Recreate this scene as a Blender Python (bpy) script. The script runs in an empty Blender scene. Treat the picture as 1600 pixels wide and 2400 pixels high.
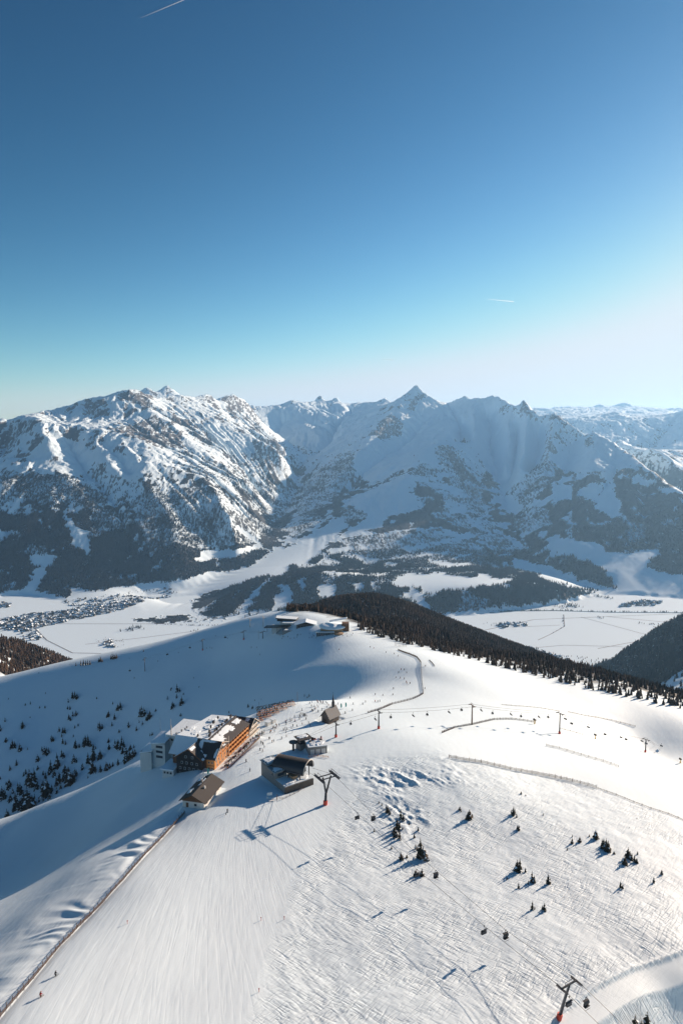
import bpy, bmesh, math, random
import numpy as np
from mathutils import Vector, Matrix, noise as mnoise
R = math.radians
SC = bpy.context.scene
C = SC.collection

# ------------------------------------------------------------------ camera
PITCH = R(5.9)
cd = bpy.data.cameras.new('camera'); cam = bpy.data.objects.new('camera', cd); C.objects.link(cam)
cd.sensor_fit = 'VERTICAL'; cd.sensor_height = 36; cd.lens = 24
cd.clip_start = 1; cd.clip_end = 90000
cam.location = (0, 0, 0); cam.rotation_euler = (math.pi/2 - PITCH, 0, 0)
SC.camera = cam

# ------------------------------------------------------------------ sky, sun, exposure
SUN_AZ, SUN_EL = R(48), R(16)                     # azimuth clockwise from +Y
w = bpy.data.worlds.new('World'); SC.world = w; w.use_nodes = True
nt = w.node_tree; nt.nodes.clear()
wo = nt.nodes.new('ShaderNodeOutputWorld'); bg = nt.nodes.new('ShaderNodeBackground')
sky = nt.nodes.new('ShaderNodeTexSky'); sky.sky_type = 'NISHITA'; sky.sun_disc = False
sky.sun_elevation = SUN_EL; sky.sun_rotation = SUN_AZ
sky.altitude = 2000; sky.air_density = 1.0; sky.dust_density = 0.7; sky.ozone_density = 2.6
# deeper, clearer high-mountain air: the Nishita sky with more contrast per channel
sp = nt.nodes.new('ShaderNodeSeparateColor'); cb = nt.nodes.new('ShaderNodeCombineColor'); nt.links.new(sky.outputs[0], sp.inputs[0])
for i, (k, g_) in enumerate(((.108, 2.5), (.156, 1.88), (.126, 1.74))):
    p_ = nt.nodes.new('ShaderNodeMath'); p_.operation = 'POWER'; nt.links.new(sp.outputs[i], p_.inputs[0]); p_.inputs[1].default_value = g_
    m_ = nt.nodes.new('ShaderNodeMath'); m_.operation = 'MULTIPLY'; nt.links.new(p_.outputs[0], m_.inputs[0]); m_.inputs[1].default_value = k
    n_ = nt.nodes.new('ShaderNodeMath'); n_.operation = 'SMOOTH_MIN'; n_.inputs[2].default_value = 1.6; nt.links.new(m_.outputs[0], n_.inputs[0]); n_.inputs[1].default_value = (2.6, 2.75, 2.9)[i]
    nt.links.new(n_.outputs[0], cb.inputs[i])
nt.links.new(cb.outputs[0], bg.inputs[0]); bg.inputs[1].default_value = 0.115
nt.links.new(bg.outputs[0], wo.inputs[0])
sl = bpy.data.lights.new('sun', 'SUN'); sl.energy = 3.75; sl.angle = R(0.5); sl.color = (1.0, 0.785, 0.605)
sun = bpy.data.objects.new('sun', sl); C.objects.link(sun)
SUNV = Vector((math.sin(SUN_AZ)*math.cos(SUN_EL), math.cos(SUN_AZ)*math.cos(SUN_EL), math.sin(SUN_EL)))
sun.rotation_euler = SUNV.to_track_quat('Z', 'Y').to_euler()
SC.view_settings.view_transform = 'Standard'; SC.view_settings.look = 'None'
SC.view_settings.exposure = 1.32; SC.view_settings.gamma = 1.0; SC.view_settings.use_curve_mapping = False
cy = SC.cycles
cy.use_denoising = True; cy.max_bounces = 6; cy.diffuse_bounces = 4; cy.volume_bounces = 1
cy.glossy_bounces = 2; cy.transmission_bounces = 4; cy.transparent_max_bounces = 6
cy.caustics_reflective = False; cy.caustics_refractive = False

# ------------------------------------------------------------------ pixel <-> place (surveying helpers, 1600x2400 photo)
F = 1600.0; CP, SP = math.cos(PITCH), math.sin(PITCH)
def ray(px, py):
    a = (px-800)/F; b = (1200-py)/F
    return a, CP + b*SP, -SP + b*CP
def PY(px, py, Y):
    a, b, c = ray(px, py); t = Y/b
    return (a*t, Y, c*t)
def PZ(px, py, Z):
    a, b, c = ray(px, py); t = Z/c
    return (a*t, b*t, Z)
def proj(x, y, z):
    d = y*CP - z*SP; d = np.maximum(d, 1e-3)
    return 800 + F*x/d, 1200 - F*(y*SP + z*CP)/d

# ------------------------------------------------------------------ noise + grids
rng0 = np.random.RandomState(7)
_perm = np.concatenate([rng0.permutation(256)]*3)
_ga = rng0.rand(256)*2*np.pi; _gx, _gy = np.cos(_ga), np.sin(_ga)
def perlin(x, y, seed=0):
    x = np.asarray(x, float); y = np.asarray(y, float)
    xi = np.floor(x).astype(int); yi = np.floor(y).astype(int)
    fx = x-xi; fy = y-yi
    u = fx**3*(fx*(fx*6-15)+10); v = fy**3*(fy*(fy*6-15)+10)
    def g(ix, iy, dx, dy):
        h = _perm[(_perm[(ix+seed*17) & 255] + iy) & 255]
        return _gx[h]*dx + _gy[h]*dy
    a = g(xi, yi, fx, fy); b = g(xi+1, yi, fx-1, fy)
    c = g(xi, yi+1, fx, fy-1); d = g(xi+1, yi+1, fx-1, fy-1)
    return ((a*(1-u)+b*u)*(1-v) + (c*(1-u)+d*u)*v)*1.5
def fbm(x, y, o=5, seed=0, gain=.5):
    s = 0; a = 1; f = 1
    for i in range(o):
        s = s + a*perlin(x*f, y*f, seed+i); a *= gain; f *= 2.03
    return s
def ridged(x, y, o=5, seed=0, gain=.5):
    s = 0; a = 1; f = 1; wgt = 1
    for i in range(o):
        n = (1-np.abs(perlin(x*f, y*f, seed+i)))**2
        s = s + a*n*wgt; wgt = np.clip(n*1.5, 0, 1); a *= gain; f *= 2.03
    return s
def sstep(a, b, x):
    t = np.clip((x-a)/(b-a), 0, 1); return t*t*(3-2*t)
def cubic(G, fx, fy):
    H, W = G.shape
    fx = np.clip(fx, 1, W-2.001); fy = np.clip(fy, 1, H-2.001)
    ix = fx.astype(int); iy = fy.astype(int); tx = fx-ix; ty = fy-iy
    def wts(t): return (-.5*t+t*t-.5*t**3, 1-2.5*t*t+1.5*t**3, .5*t+2*t*t-1.5*t**3, -.5*t*t+.5*t**3)
    wx = wts(tx); wy = wts(ty); s = 0
    for j in range(4):
        r = 0; yy = np.clip(iy-1+j, 0, H-1)
        for i in range(4):
            r = r + wx[i]*G[yy, np.clip(ix-1+i, 0, W-1)]
        s = s + wy[j]*r
    return s
def inpoly(px, py, poly):
    r = np.zeros(px.shape, bool); n = len(poly)
    x0, y0 = poly[-1]
    for x1, y1 in poly:
        c = ((y1 > py) != (y0 > py)) & (px < (x0-x1)*(py-y1)/((y0-y1) or 1e-9)+x1)
        r ^= c; x0, y0 = x1, y1
    return r
def link(o, parent=None):
    C.objects.link(o)
    if parent: o.parent = parent
    return o
def tag(o, label=None, cat=None, group=None, kind=None):
    if label: o['label'] = label
    if cat: o['category'] = cat
    if group: o['group'] = group
    if kind: o['kind'] = kind
    return o
def rawmesh(name, V, Fq, mats=(), smooth=True, mi=None):
    """V (n,3), Fq (m,k) index array"""
    V = np.asarray(V, np.float32); Fq = np.asarray(Fq, np.int32); k = Fq.shape[1]
    me = bpy.data.meshes.new(name)
    me.vertices.add(len(V)); me.vertices.foreach_set('co', V.ravel())
    me.loops.add(Fq.size); me.loops.foreach_set('vertex_index', Fq.ravel())
    me.polygons.add(len(Fq)); me.polygons.foreach_set('loop_start', np.arange(0, Fq.size, k, dtype=np.int32))
    me.polygons.foreach_set('loop_total', np.full(len(Fq), k, np.int32))
    for m in mats: me.materials.append(m)
    if mi is not None: me.polygons.foreach_set('material_index', np.asarray(mi, np.int32))
    me.polygons.foreach_set('use_smooth', np.full(len(Fq), smooth))
    me.update(calc_edges=True); me.validate()
    return me
def attr(me, name, vals):
    a = me.attributes.new(name, 'FLOAT', 'POINT'); a.data.foreach_set('value', np.asarray(vals, np.float32).ravel())
def fan(name, U, Ys, hfun, mat, attrs=None):
    """height field sampled denser near the viewer's side; U = x/Y columns"""
    UU, YY = np.meshgrid(U, Ys); XX = UU*YY
    ZZ = hfun(XX, YY)
    n, m = XX.shape
    V = np.stack([XX, YY, ZZ], -1).reshape(-1, 3)
    i = (np.arange(n-1)[:, None]*m + np.arange(m-1)[None, :]).ravel()
    Fq = np.stack([i, i+1, i+1+m, i+m], -1)
    me = rawmesh(name, V, Fq, [mat])
    if attrs:
        for k, v in attrs(XX, YY, ZZ).items(): attr(me, k, v)
    o = bpy.data.objects.new(name, me); link(o)
    o['kind'] = 'structure'
    return o

# ------------------------------------------------------------------ node helpers
def newmat(name):
    m = bpy.data.materials.new(name); m.use_nodes = True
    t = m.node_tree; b = t.nodes['Principled BSDF']
    return m, t, b
def N(t, typ, **kw):
    n = t.nodes.new(typ)
    for k, v in kw.items():
        if k[0] == '_': setattr(n, k[1:], v)
        else: n.inputs[k.replace('~', ' ')].default_value = v
    return n
def L(t, a, b): t.links.new(a, b)
def math_(t, op, a, b=None, clamp=False):
    n = t.nodes.new('ShaderNodeMath'); n.operation = op; n.use_clamp = clamp
    for i, v in enumerate((a, b)):
        if v is None: continue
        if hasattr(v, 'links'): t.links.new(v, n.inputs[i])
        else: n.inputs[i].default_value = v
    return n.outputs[0]
def mix_(t, fac, a, b):
    n = t.nodes.new('ShaderNodeMix'); n.data_type = 'RGBA'
    for s, v in ((n.inputs[0], fac), (n.inputs[6], a), (n.inputs[7], b)):
        if hasattr(v, 'links'): t.links.new(v, s)
        else: s.default_value = v if not isinstance(v, tuple) or len(v) == 4 else (*v, 1)
    return n.outputs[2]
def ramp_(t, fac, stops):
    n = t.nodes.new('ShaderNodeMapRange'); n.inputs[1].default_value = stops[0]; n.inputs[2].default_value = stops[1]
    n.interpolation_type = 'SMOOTHSTEP'
    t.links.new(fac, n.inputs[0]); return n.outputs[0]
def geo(t): return t.nodes.new('ShaderNodeNewGeometry')
def noise_(t, vec, scale, detail=4, rough=.55, dist=0):
    n = t.nodes.new('ShaderNodeTexNoise'); n.inputs['Scale'].default_value = scale
    n.inputs['Detail'].default_value = detail; n.inputs['Roughness'].default_value = rough; n.inputs['Distortion'].default_value = dist
    t.links.new(vec, n.inputs['Vector']); return n.outputs['Fac']
def vscale(t, vec, s):
    n = t.nodes.new('ShaderNodeVectorMath'); n.operation = 'MULTIPLY'; t.links.new(vec, n.inputs[0]); n.inputs[1].default_value = s
    return n.outputs[0]
def att_(t, name):
    n = t.nodes.new('ShaderNodeAttribute'); n.attribute_name = name; return n.outputs['Fac']
# ------------------------------------------------------------------ mountain range: survey lines -> membrane -> erosion
CELL = 45.0; GX0, GX1, GY0, GY1 = -13500, 13500, 2600, 27000
GW = int((GX1-GX0)/CELL)+1; GH = int((GY1-GY0)/CELL)+1
FLOOR = -1290.0
RIDGES = [  # (px, py, Y)
 [(1103,934,14600),(1112,985,13100),(1104,1040,12000),(1118,1085,11100)],
 [(1155,926,14200),(1188,980,12700),(1198,1040,11700),(1182,1092,10900)],
 [(1222,947,12500),(1232,1000,11500),(1226,1060,10500),(1214,1112,9800)],
 [(1395,1014,10500),(1385,1050,9900),(1378,1095,9100),(1385,1140,8500)],
 [(880,1005,13000),(905,1040,12400),(915,1075,11700)],
 [(-260,1010,9500),(-100,1000,9800),(0,995,10000),(40,980,10400),(75,970,11000),(150,955,11800),(205,935,12000),(255,925,12300),(307,911,12500),(330,918,12800),(365,934,12900),(400,930,13000),(420,926,13000),(455,931,13100),(490,925,13200),(512,940,13300),(545,925,13500),(575,940,13700),(590,958,14000)],
 [(307,911,12500),(340,950,12000),(365,968,11500),(400,990,11000),(440,1025,10500),(490,1062,10000),(530,1098,9500),(570,1150,9000),(610,1205,8500),(632,1235,8100)],
 [(205,935,12000),(165,975,11300),(150,1000,10500)],
 [(75,970,11000),(80,984,9700),(95,1000,9400),(110,1025,9100),(122,1060,8800),(122,1085,8500),(150,1115,8100),(185,1145,7800),(215,1180,7500),(235,1215,7200),(255,1270,6700),(265,1310,6400),(270,1350,6150)],
 [(95,1000,9400),(130,1003,9600),(160,1001,9800),(205,997,10000),(255,1006,9950),(300,1018,9800),(340,1042,9500),(385,1075,9000),(425,1097,8700),(470,1118,8300),(505,1145,7900),(530,1190,7500),(555,1245,7100),(560,1275,6900)],
 [(205,997,10000),(222,1035,9400),(248,1078,8800),(275,1110,8300)],
 [(255,1006,9950),(290,1045,9300),(325,1085,8800),(345,1090,8600)],
 [(122,1085,8500),(60,1110,8100),(0,1130,7700),(-120,1160,7300)],
 [(385,1075,9000),(345,1090,8600),(330,1105,8400),(345,1140,8000),(385,1185,7500),(410,1240,7000),(430,1290,6600),(440,1320,6400)],
 [(300,1195,7600),(315,1215,7300),(335,1240,7000),(345,1290,6600),(350,1330,6300)],
 [(420,926,13000),(415,950,12600),(455,962,12200),(500,975,12000),(560,1000,11600),(590,1020,11200),(620,1040,10900),(652,1058,10900),(674,1084,11000),(689,1106,11200)],
 [(545,925,13500),(580,965,13200),(600,1000,12800)],
 [(572,952,15600),(600,953,15800),(640,955,16000),(662,948,16300),(685,937,16500),(705,946,17000),(730,948,17500),(741,936,17500),(752,926,17500),(760,938,17500),(770,942,17500),(782,935,17500),(790,930,17500),(805,947,17500),(830,949,17500),(850,946,17500),(875,943,17000),(905,935,17000),(922,948,16500),(940,946,15800),(958,926,15300),(975,903,15000),(986,914,14900),(1000,926,14800),(1020,935,14700),(1025,941,14800),(1050,944,15000),(1075,935,14900),(1087,928,14800),(1103,934,14600),(1143,934,14300),(1155,926,14200),(1172,932,13900),(1200,950,13200),(1210,951,12800),(1222,947,12500),(1236,954,12200),(1250,966,12000),(1265,968,11800),(1282,976,11600),(1297,968,11500),(1315,980,11300),(1345,1002,11000),(1373,1022,10800),(1395,1014,10500),(1415,1025,10200),(1450,1047,9800),(1500,1082,9000),(1550,1122,8300),(1600,1157,7700),(1680,1210,7100)],
 [(640,955,16000),(690,985,15650),(720,1000,14900),(752,1030,14300)],
 [(975,903,15000),(948,928,14700),(925,947,14300),(917,968,13900),(900,985,13400),(880,1005,13000),(866,1028,12500),(835,1070,11500),(800,1112,10800),(765,1160,9900),(730,1192,9200),(690,1228,8400),(640,1275,7650),(590,1312,7100),(530,1345,6600),(460,1375,6200),(400,1402,5950),(340,1425,5750)],
 [(1050,944,15000),(1065,990,13800),(1062,1015,12600),(1040,1030,12000),(1020,1040,11600),(990,1062,11000),(975,1090,10500),(955,1112,10000),(925,1150,9300),(895,1195,8700),(870,1245,8000),(860,1290,7400),(850,1325,6900),(845,1345,6500)],
 [(975,1090,10500),(1000,1125,9900),(1040,1165,9200),(1075,1215,8500),(1110,1265,7800),(1140,1305,7200),(1180,1335,6600),(1260,1342,6200),(1330,1362,5900)],
 [(1297,968,11500),(1290,1010,11000),(1283,1040,10600),(1286,1075,10100),(1270,1115,9400),(1250,1160,8800),(1248,1205,8200),(1262,1255,7500),(1290,1300,6900),(1350,1340,6350),(1420,1372,5950)],
 [(1450,1047,9800),(1440,1095,9000),(1430,1150,8300),(1430,1210,7600),(1440,1255,7000)],
 [(1600,1157,7700),(1590,1220,7100),(1580,1290,6500)],
 # ranges behind, right
 [(1180,975,20000),(1225,958,22000),(1250,957,22500),(1280,962,23000),(1300,954,23500),(1362,954,23500),(1385,956,23500),(1404,947,23500),(1425,955,23500),(1460,943,23500),(1490,955,23500),(1540,960,23500),(1565,972,23500),(1600,958,23000),(1700,940,22000)],
 [(1330,1000,15500),(1360,980,16000),(1400,975,16300),(1440,965,16500),(1480,978,16500),(1530,982,16500),(1565,975,16500),(1600,962,16000),(1680,930,15500)],
 [(1600,962,16000),(1560,1010,14800),(1530,1050,13800),(1510,1075,13000)],
 # far snowy twin peaks, left
 [(322,922,18500),(345,906,18500),(362,922,18500),(375,915,18500),(393,903,18500),(412,918,18500),(450,945,18500)],
]
VALLEYS_Y = [
 [(1070,975,14100),(1082,1040,13100),(1090,1085,12300)],
 [(1210,985,12900),(1212,1040,12200),(1202,1085,11500),(1195,1140,10500)],
 [(1262,995,12000),(1262,1045,11400),(1252,1095,10700),(1240,1130,10000)],
 [(1340,1035,10900),(1330,1080,10300),(1325,1130,9500)],
 [(20,1040,10200),(0,1075,9300),(-60,1110,8700)],
 [(110,975,11000),(200,975,11300),(280,985,11200),(340,1000,10800),(390,1040,10000),(440,1080,9300),(500,1125,8600),(550,1185,8000),(585,1240,7600)],
 [(160,1040,9500),(185,1085,9000),(212,1120,8600),(238,1150,8200),(262,1180,7800),(290,1235,7200),(300,1300,6600),(300,1350,6250)],
 [(250,1040,9400),(290,1085,8900),(310,1120,8500)],
 [(122,1150,7600),(150,1200,7200),(175,1240,6800),(210,1300,6400),(200,1350,6100)],
 [(300,1120,8300),(320,1160,7900),(345,1210,7300),(385,1270,6800),(395,1330,6300)],
 [(470,1000,11500),(500,1050,10900),(545,1090,10400),(600,1150,9900),(645,1200,9400)],
 [(520,960,12900),(580,1000,12200),(640,1035,11900),(670,1052,12000)],
 [(700,965,15900),(660,1000,15600),(640,1040,14600),(692,1052,14200),(720,1070,13500),(700,1100,12800),(690,1150,11000),(680,1180,10000),(650,1222,8900),(612,1268,7900)],
 [(830,960,16500),(800,1000,15500),(770,1050,14300),(730,1075,13600)],
 [(1000,985,13900),(960,1040,12800),(900,1075,11800),(850,1120,11000),(800,1170,10200)],
 [(1150,985,13700),(1150,1060,12500),(1165,1110,11500),(1180,1165,9800),(1195,1212,8900),(1212,1262,7900),(1240,1312,7100),(1300,1350,6500),(1390,1385,5900)],
 [(1380,1060,10000),(1360,1110,9100),(1350,1170,8300),(1350,1230,7500),(1360,1262,7000)],
 [(1520,1140,8300),(1510,1190,7700),(1510,1250,7000),(1500,1290,6600)],
 [(1450,1030,13500),(1500,1075,11500),(1560,1110,10500),(1600,1135,10000),(1700,1180,9500)],
]
VALLEYS_Z = [   # (px, py, Z)
 [(570,1300,-1195),(520,1312,-1205),(460,1330,-1215),(400,1370,-1235),(300,1397,-1255),(150,1420,-1280)],
 [(600,1283,-1170),(560,1292,-1195)],
]
LIPS = [        # terrace edges above the plain (px, py, Y)
 [(345,1440,5650),(420,1420,5750),(520,1398,5700),(600,1375,5650),(660,1352,5650),(740,1342,5700),(800,1330,5900)],
 [(800,1385,5500),(900,1380,5500),(960,1388,5420),(1020,1394,5350),(1080,1380,5350),(1150,1372,5350),(1200,1370,5350),(1260,1372,5350),(1320,1368,5450),(1375,1378,5500)],
 [(925,1352,6000),(1040,1347,6000),(1130,1347,6000),(1200,1342,6100)],
 [(1275,1268,6900),(1340,1266,6950),(1430,1296,6500),(1530,1290,6500),(1600,1345,5950)],
 [(1340,1320,6350),(1400,1335,6150),(1450,1372,5800)],
]
BASE = [(-300,1405),(0,1398),(60,1390),(110,1398),(170,1412),(250,1405),(330,1400)]
BASE2 = [(340,1450),(420,1462),(520,1468),(620,1455),(760,1450),(900,1448),(1020,1446),(1130,1437),(1250,1420),(1330,1408),(1400,1395),(1480,1393),(1600,1402),(1720,1408)]
def PYc(px, py, Y):          # the western massif stands closer and steeper
    if Y >= 15600 and px > 560: return PY(px, py, Y)
    if px < 700 and Y > 5900: k = .70 + .30*min(max((px-330)/260, 0), 1); Y = 5900 + (Y-5900)*k if Y < 15900 else Y-2800*(1-k)/.30
    return PY(px, py, Y)
def raster(lines, conv, A, M):
    for ln in lines:
        P = [conv(*p) for p in ln]
        for a, b in zip(P[:-1], P[1:]):
            n = max(2, int(math.hypot(b[0]-a[0], b[1]-a[1])/(CELL*.5)))
            for k in range(n+1):
                s = k/n; x, y, z = (a[i]*(1-s)+b[i]*s for i in range(3))
                j = int(round((x-GX0)/CELL)); i = int(round((y-GY0)/CELL))
                if 0 <= i < GH and 0 <= j < GW: A[i, j] = z; M[i, j] = True
A = np.zeros((GH, GW)); M = np.zeros((GH, GW), bool)
BEHIND = []
MAIN_L = [ln for ln in RIDGES if ln[0][0] == -260][0]
SKYL = [ln for ln in RIDGES if (975,903,15000) in ln and len(ln) > 30][0]
for pr_ in ([PYc(*p) for p in MAIN_L if p[0] <= 420], [PYc(*p) for p in SKYL if p[0] >= 905]):
    for dz, dy in ((-420, 1250), (-700, 2300)): BEHIND.append([(x*(y+dy)/y, y+dy, z+dz) for x, y, z in pr_])
raster(BEHIND, lambda x, y, z: (x, y, z), A, M)
raster(LIPS, PY, A, M); raster(VALLEYS_Y, PYc, A, M); raster(VALLEYS_Z, PZ, A, M); raster(RIDGES, PYc, A, M)
gx = GX0 + np.arange(GW)*CELL; gy = GY0 + np.arange(GH)*CELL
GXX, GYY = np.meshgrid(gx, gy)
b1 = [PZ(x, y, FLOOR)[:2] for x, y in BASE]; b2 = [PZ(x, y, FLOOR)[:2] for x, y in BASE2]
bl = sorted(b1)+sorted(b2)
by = np.interp(gx, [p[0] for p in bl], [p[1] for p in bl])
flat = GYY < by[None, :]
A[flat] = FLOOR; M |= flat
M[-1, :] = True; A[-1, :] = -600
for c in (0, GW-1):
    mm = ~M[:, c]; A[mm, c] = np.interp(gy[mm], [5000, 7000, 12000, 20000, 27000], [FLOOR, -700, 300, 300, -600]); M[:, c] = True
def membrane(A, M, iters=(600, 250, 160, 90)):
    lev = [(A, M)]
    while len(lev) < len(iters):
        a, m = lev[-1]; H, W = (a.shape[0]+1)//2, (a.shape[1]+1)//2
        s = np.zeros((H, W)); c = np.zeros((H, W))
        for di in (0, 1):
            for dj in (0, 1):
                aa = a[di::2, dj::2]; mmm = m[di::2, dj::2]
                s[:aa.shape[0], :aa.shape[1]] += aa*mmm; c[:aa.shape[0], :aa.shape[1]] += mmm
        lev.append((np.where(c > 0, s/np.maximum(c, 1), 0), c > 0))
    h = None
    for (a, m), it in zip(reversed(lev), iters):
        if h is None: h = np.full(a.shape, a[m].mean())
        else:
            yy, xx = np.meshgrid(np.arange(a.shape[0])/2, np.arange(a.shape[1])/2, indexing='ij'); h = cubic(h, xx, yy)
        h = np.where(m, a, h)
        for k in range(it):
            p = np.pad(h, 1, mode='edge')
            q = (p[:-2, 1:-1]+p[2:, 1:-1]+p[1:-1, :-2]+p[1:-1, 2:])/4
            h = np.where(m, a, q)
    return h
H0 = membrane(A, M)
nz = fbm(GXX/1900, GYY/1900, 6, 3, .55)
rise = np.clip((H0-FLOOR-60)/500, 0, 1)
wx = fbm(GXX/1500, GYY/1500, 3, 51)*350; wy = fbm(GXX/1500, GYY/1500, 3, 57)*350
_s1 = (GXX+wx); _s2 = (GYY+wy)
Hh = H0 + nz*26*rise + (ridged(_s1/1100, _s2/1100, 3, 11, .5)-1.2)*36*rise
Hh = np.where(flat, FLOOR, Hh)
def erode(h, fixed, iters=18, K=.027, kd=.04, talus=1.25):
    H, W = h.shape; idx = np.arange(H*W).reshape(H, W)
    offs = [(-1,-1),(-1,0),(-1,1),(0,-1),(0,1),(1,-1),(1,0),(1,1)]
    for itn in range(iters):
        p = np.pad(h, 1, mode='constant', constant_values=1e9); ip = np.pad(idx, 1, mode='edge')
        best = np.zeros((H, W)); rec = idx.copy(); dist = np.full((H, W), CELL)
        for di, dj in offs:
            d = CELL*math.hypot(di, dj)
            nb = p[1+di:1+di+H, 1+dj:1+dj+W]; s = (h-nb)/d
            up = s > best
            best = np.where(up, s, best); rec = np.where(up, ip[1+di:1+di+H, 1+dj:1+dj+W], rec); dist = np.where(up, d, dist)
        rec = rec.ravel(); dist = dist.ravel()
        # depth of every node above its root by pointer doubling
        dep = (rec != np.arange(H*W)).astype(np.int64); ptr = rec.copy()
        for _ in range(12):
            dep = dep + dep[ptr]; ptr = ptr[ptr]
        order = np.argsort(dep, kind='stable'); ds = dep[order]
        bounds = np.searchsorted(ds, np.arange(ds[-1]+2))
        area = np.ones(H*W)
        for k in range(len(bounds)-2, 0, -1):
            n_ = order[bounds[k]:bounds[k+1]]; np.add.at(area, rec[n_], area[n_])
        z = h.ravel().copy()
        kk = K*np.sqrt(area)
        for k in range(1, len(bounds)-1):
            n_ = order[bounds[k]:bounds[k+1]]; r = z[rec[n_]]; c = kk[n_]*CELL/dist[n_]
            z[n_] = np.maximum((z[n_]+c*r)/(1+c), np.minimum(r, z[n_]))
        h2 = z.reshape(H, W)
        p = np.pad(h2, 1, mode='edge')
        lap = p[:-2, 1:-1]+p[2:, 1:-1]+p[1:-1, :-2]+p[1:-1, 2:]-4*h2
        h2 = h2 + kd*lap*.5
        h = np.where(fixed, h, h2)
    return h, area.reshape(H, W)
He, AREA = erode(Hh, flat)
Mr = np.zeros_like(M); Ar = np.zeros_like(A)
raster(VALLEYS_Y, PYc, Ar, Mr); raster(LIPS, PY, Ar, Mr); raster(RIDGES, PYc, Ar, Mr)
D = np.where(Mr, Ar-He, 0); Mr2 = Mr | flat; Mr2[-1, :] = True; Mr2[:, 0] = True; Mr2[:, -1] = True
dd = membrane(D*1.0, Mr2, (300, 160, 60, 20))
for _ in range(2):
    p_ = np.pad(dd, 1, mode='edge'); dd = (p_[:-2, 1:-1]+p_[2:, 1:-1]+p_[1:-1, :-2]+p_[1:-1, 2:]+2*dd)/6
He = He + dd
Hs = H0.copy()
for _ in range(10):
    p_ = np.pad(Hs, 1, mode='edge'); Hs = (p_[:-2, 1:-1]+p_[2:, 1:-1]+p_[1:-1, :-2]+p_[1:-1, 2:]+Hs)/5
low_ = sstep(-760, -980, H0)*.85
He = He*(1-low_)+Hs*low_
He = np.where(flat, FLOOR, He)
def hm(x, y):
    fx = (x-GX0)/CELL; fy = (y-GY0)/CELL
    h = cubic(He, fx, fy)
    r = sstep(FLOOR+15, FLOOR+500, h)
    hi = sstep(-700, 200, h)
    q = fbm(x/700, y/700, 3, 29)*1.5
    h = h + r*((ridged(x/210+q, y/480+q*.7, 5, 21, .6)-1.1)*10*(.5+hi) + (ridged(x/420, y/420, 4, 23, .5)-1.1)*9*hi + fbm(x/55, y/80, 3, 31)*4.5)
    return h
# ------------------------------------------------------------------ near hill (thin plate through surveyed points)
NEAR = [ # px, py, Y
 (1510,1765,480),(1310,1722,410),(1105,1700,400),(887,1710,370),(940,1680,420),
 (700,1690,408),(640,1670,425),(680,1640,455),(760,1642,470),(830,1640,480),
 (880,1600,560),(900,1650,465),(1000,1590,560),(1000,1560,610),(980,1530,690),(870,1560,660),(880,1520,750),(840,1490,830),(800,1500,810),
 (1010,1530,720),(1120,1560,690),(1250,1600,660),(1400,1645,620),(1600,1690,610),(1800,1740,600),
 (1200,1650,500),(1400,1700,500),
 # far station plateau and left crest
 (700,1480,860),(640,1475,890),(560,1480,930),(470,1497,960),(400,1512,980),(300,1528,1000),(200,1545,1010),(100,1567,1010),(0,1592,1010),(-150,1625,1010),
 (730,1525,800),(650,1510,860),
 # bowl
 (600,1540,860),(500,1560,900),(400,1600,890),(300,1650,880),(200,1650,905),(100,1700,885),(0,1750,850),(50,1850,780),(200,1750,830),(300,1700,850),
 (500,1600,850),(600,1600,780),(700,1560,770),(770,1580,690),(-150,1800,850),(-100,1900,770),(640,1600,740),(420,1650,830),(300,1780,770),(400,1700,800),
 # slope left of the hotel, crest and shaded foot
 (0,1915,330),(100,1885,345),(200,1845,360),(300,1805,350),(350,1790,345),(400,1770,350),
 (0,1990,310),(200,1900,322),(330,1850,322),(-200,1960,330),
 (380,1800,345),(460,1760,372),(560,1690,425),(480,1700,420),
]
NEARZ = [ # px, py, Z
 (0,2400,-162),(200,2400,-166),(400,2400,-169),(800,2400,-172),(1310,2385,-178),(1600,2400,-195),(1600,2330,-189.5),(1750,2400,-202),(1600,2240,-184),(1600,2210,-183),(1480,2300,-180),(130,2285,-165),(-200,2400,-174),
 (800,2100,-177),(500,2150,-173),(700,2250,-174),(533,1905,-178),(762,1885,-179),(1100,2100,-179),(985,1985,-181),(1180,1985,-184),(1400,2150,-182),(1600,2050,-188),
 (1600,1940,-194),(1600,1850,-206),(1100,1850,-180),(1050,1775,-178),(1300,1850,-191),(1420,1790,-204),(1750,2100,-196),(1800,1900,-215),(1780,2300,-199),
 (560,1830,-180),(590,1750,-185),(720,1740,-187),(773,1690,-194),(440,1910,-178),(300,2058,-172),(150,2210,-168),(400,1960,-182),
 (200,2060,-180),(80,2200,-178),(0,2250,-176),(0,2110,-226),(100,2040,-229),(-200,2200,-205),(130,2112,-180),(200,2040,-181),(300,1975,-181),(60,2082,-214),(150,2020,-213),(250,1948,-209),(340,1905,-205),(-200,2120,-240),
]
NXYZ = [ # x, y, z hidden ground
 (-106,386,-195),(-103,374,-193.5),(-116,372,-197),
 (-420,520,-430),(-300,560,-400),(-120,600,-340),(-300,640,-410),(-480,640,-470),(-700,700,-560),(-720,480,-470),(-560,300,-400),(-400,100,-320),(-250,-40,-260),(150,0,-180),(-100,60,-168),(120,80,-176),
 (0,1300,-420),(-400,1300,-520),(-800,1300,-600),(-1300,1400,-800),(-1000,900,-460),(-1300,600,-700),
 (300,1000,-330),(450,850,-330),(700,700,-360),(900,500,-380),(1200,800,-620),(800,1000,-520),(500,60,-300),(800,0,-440),(1300,200,-700),
]
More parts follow.
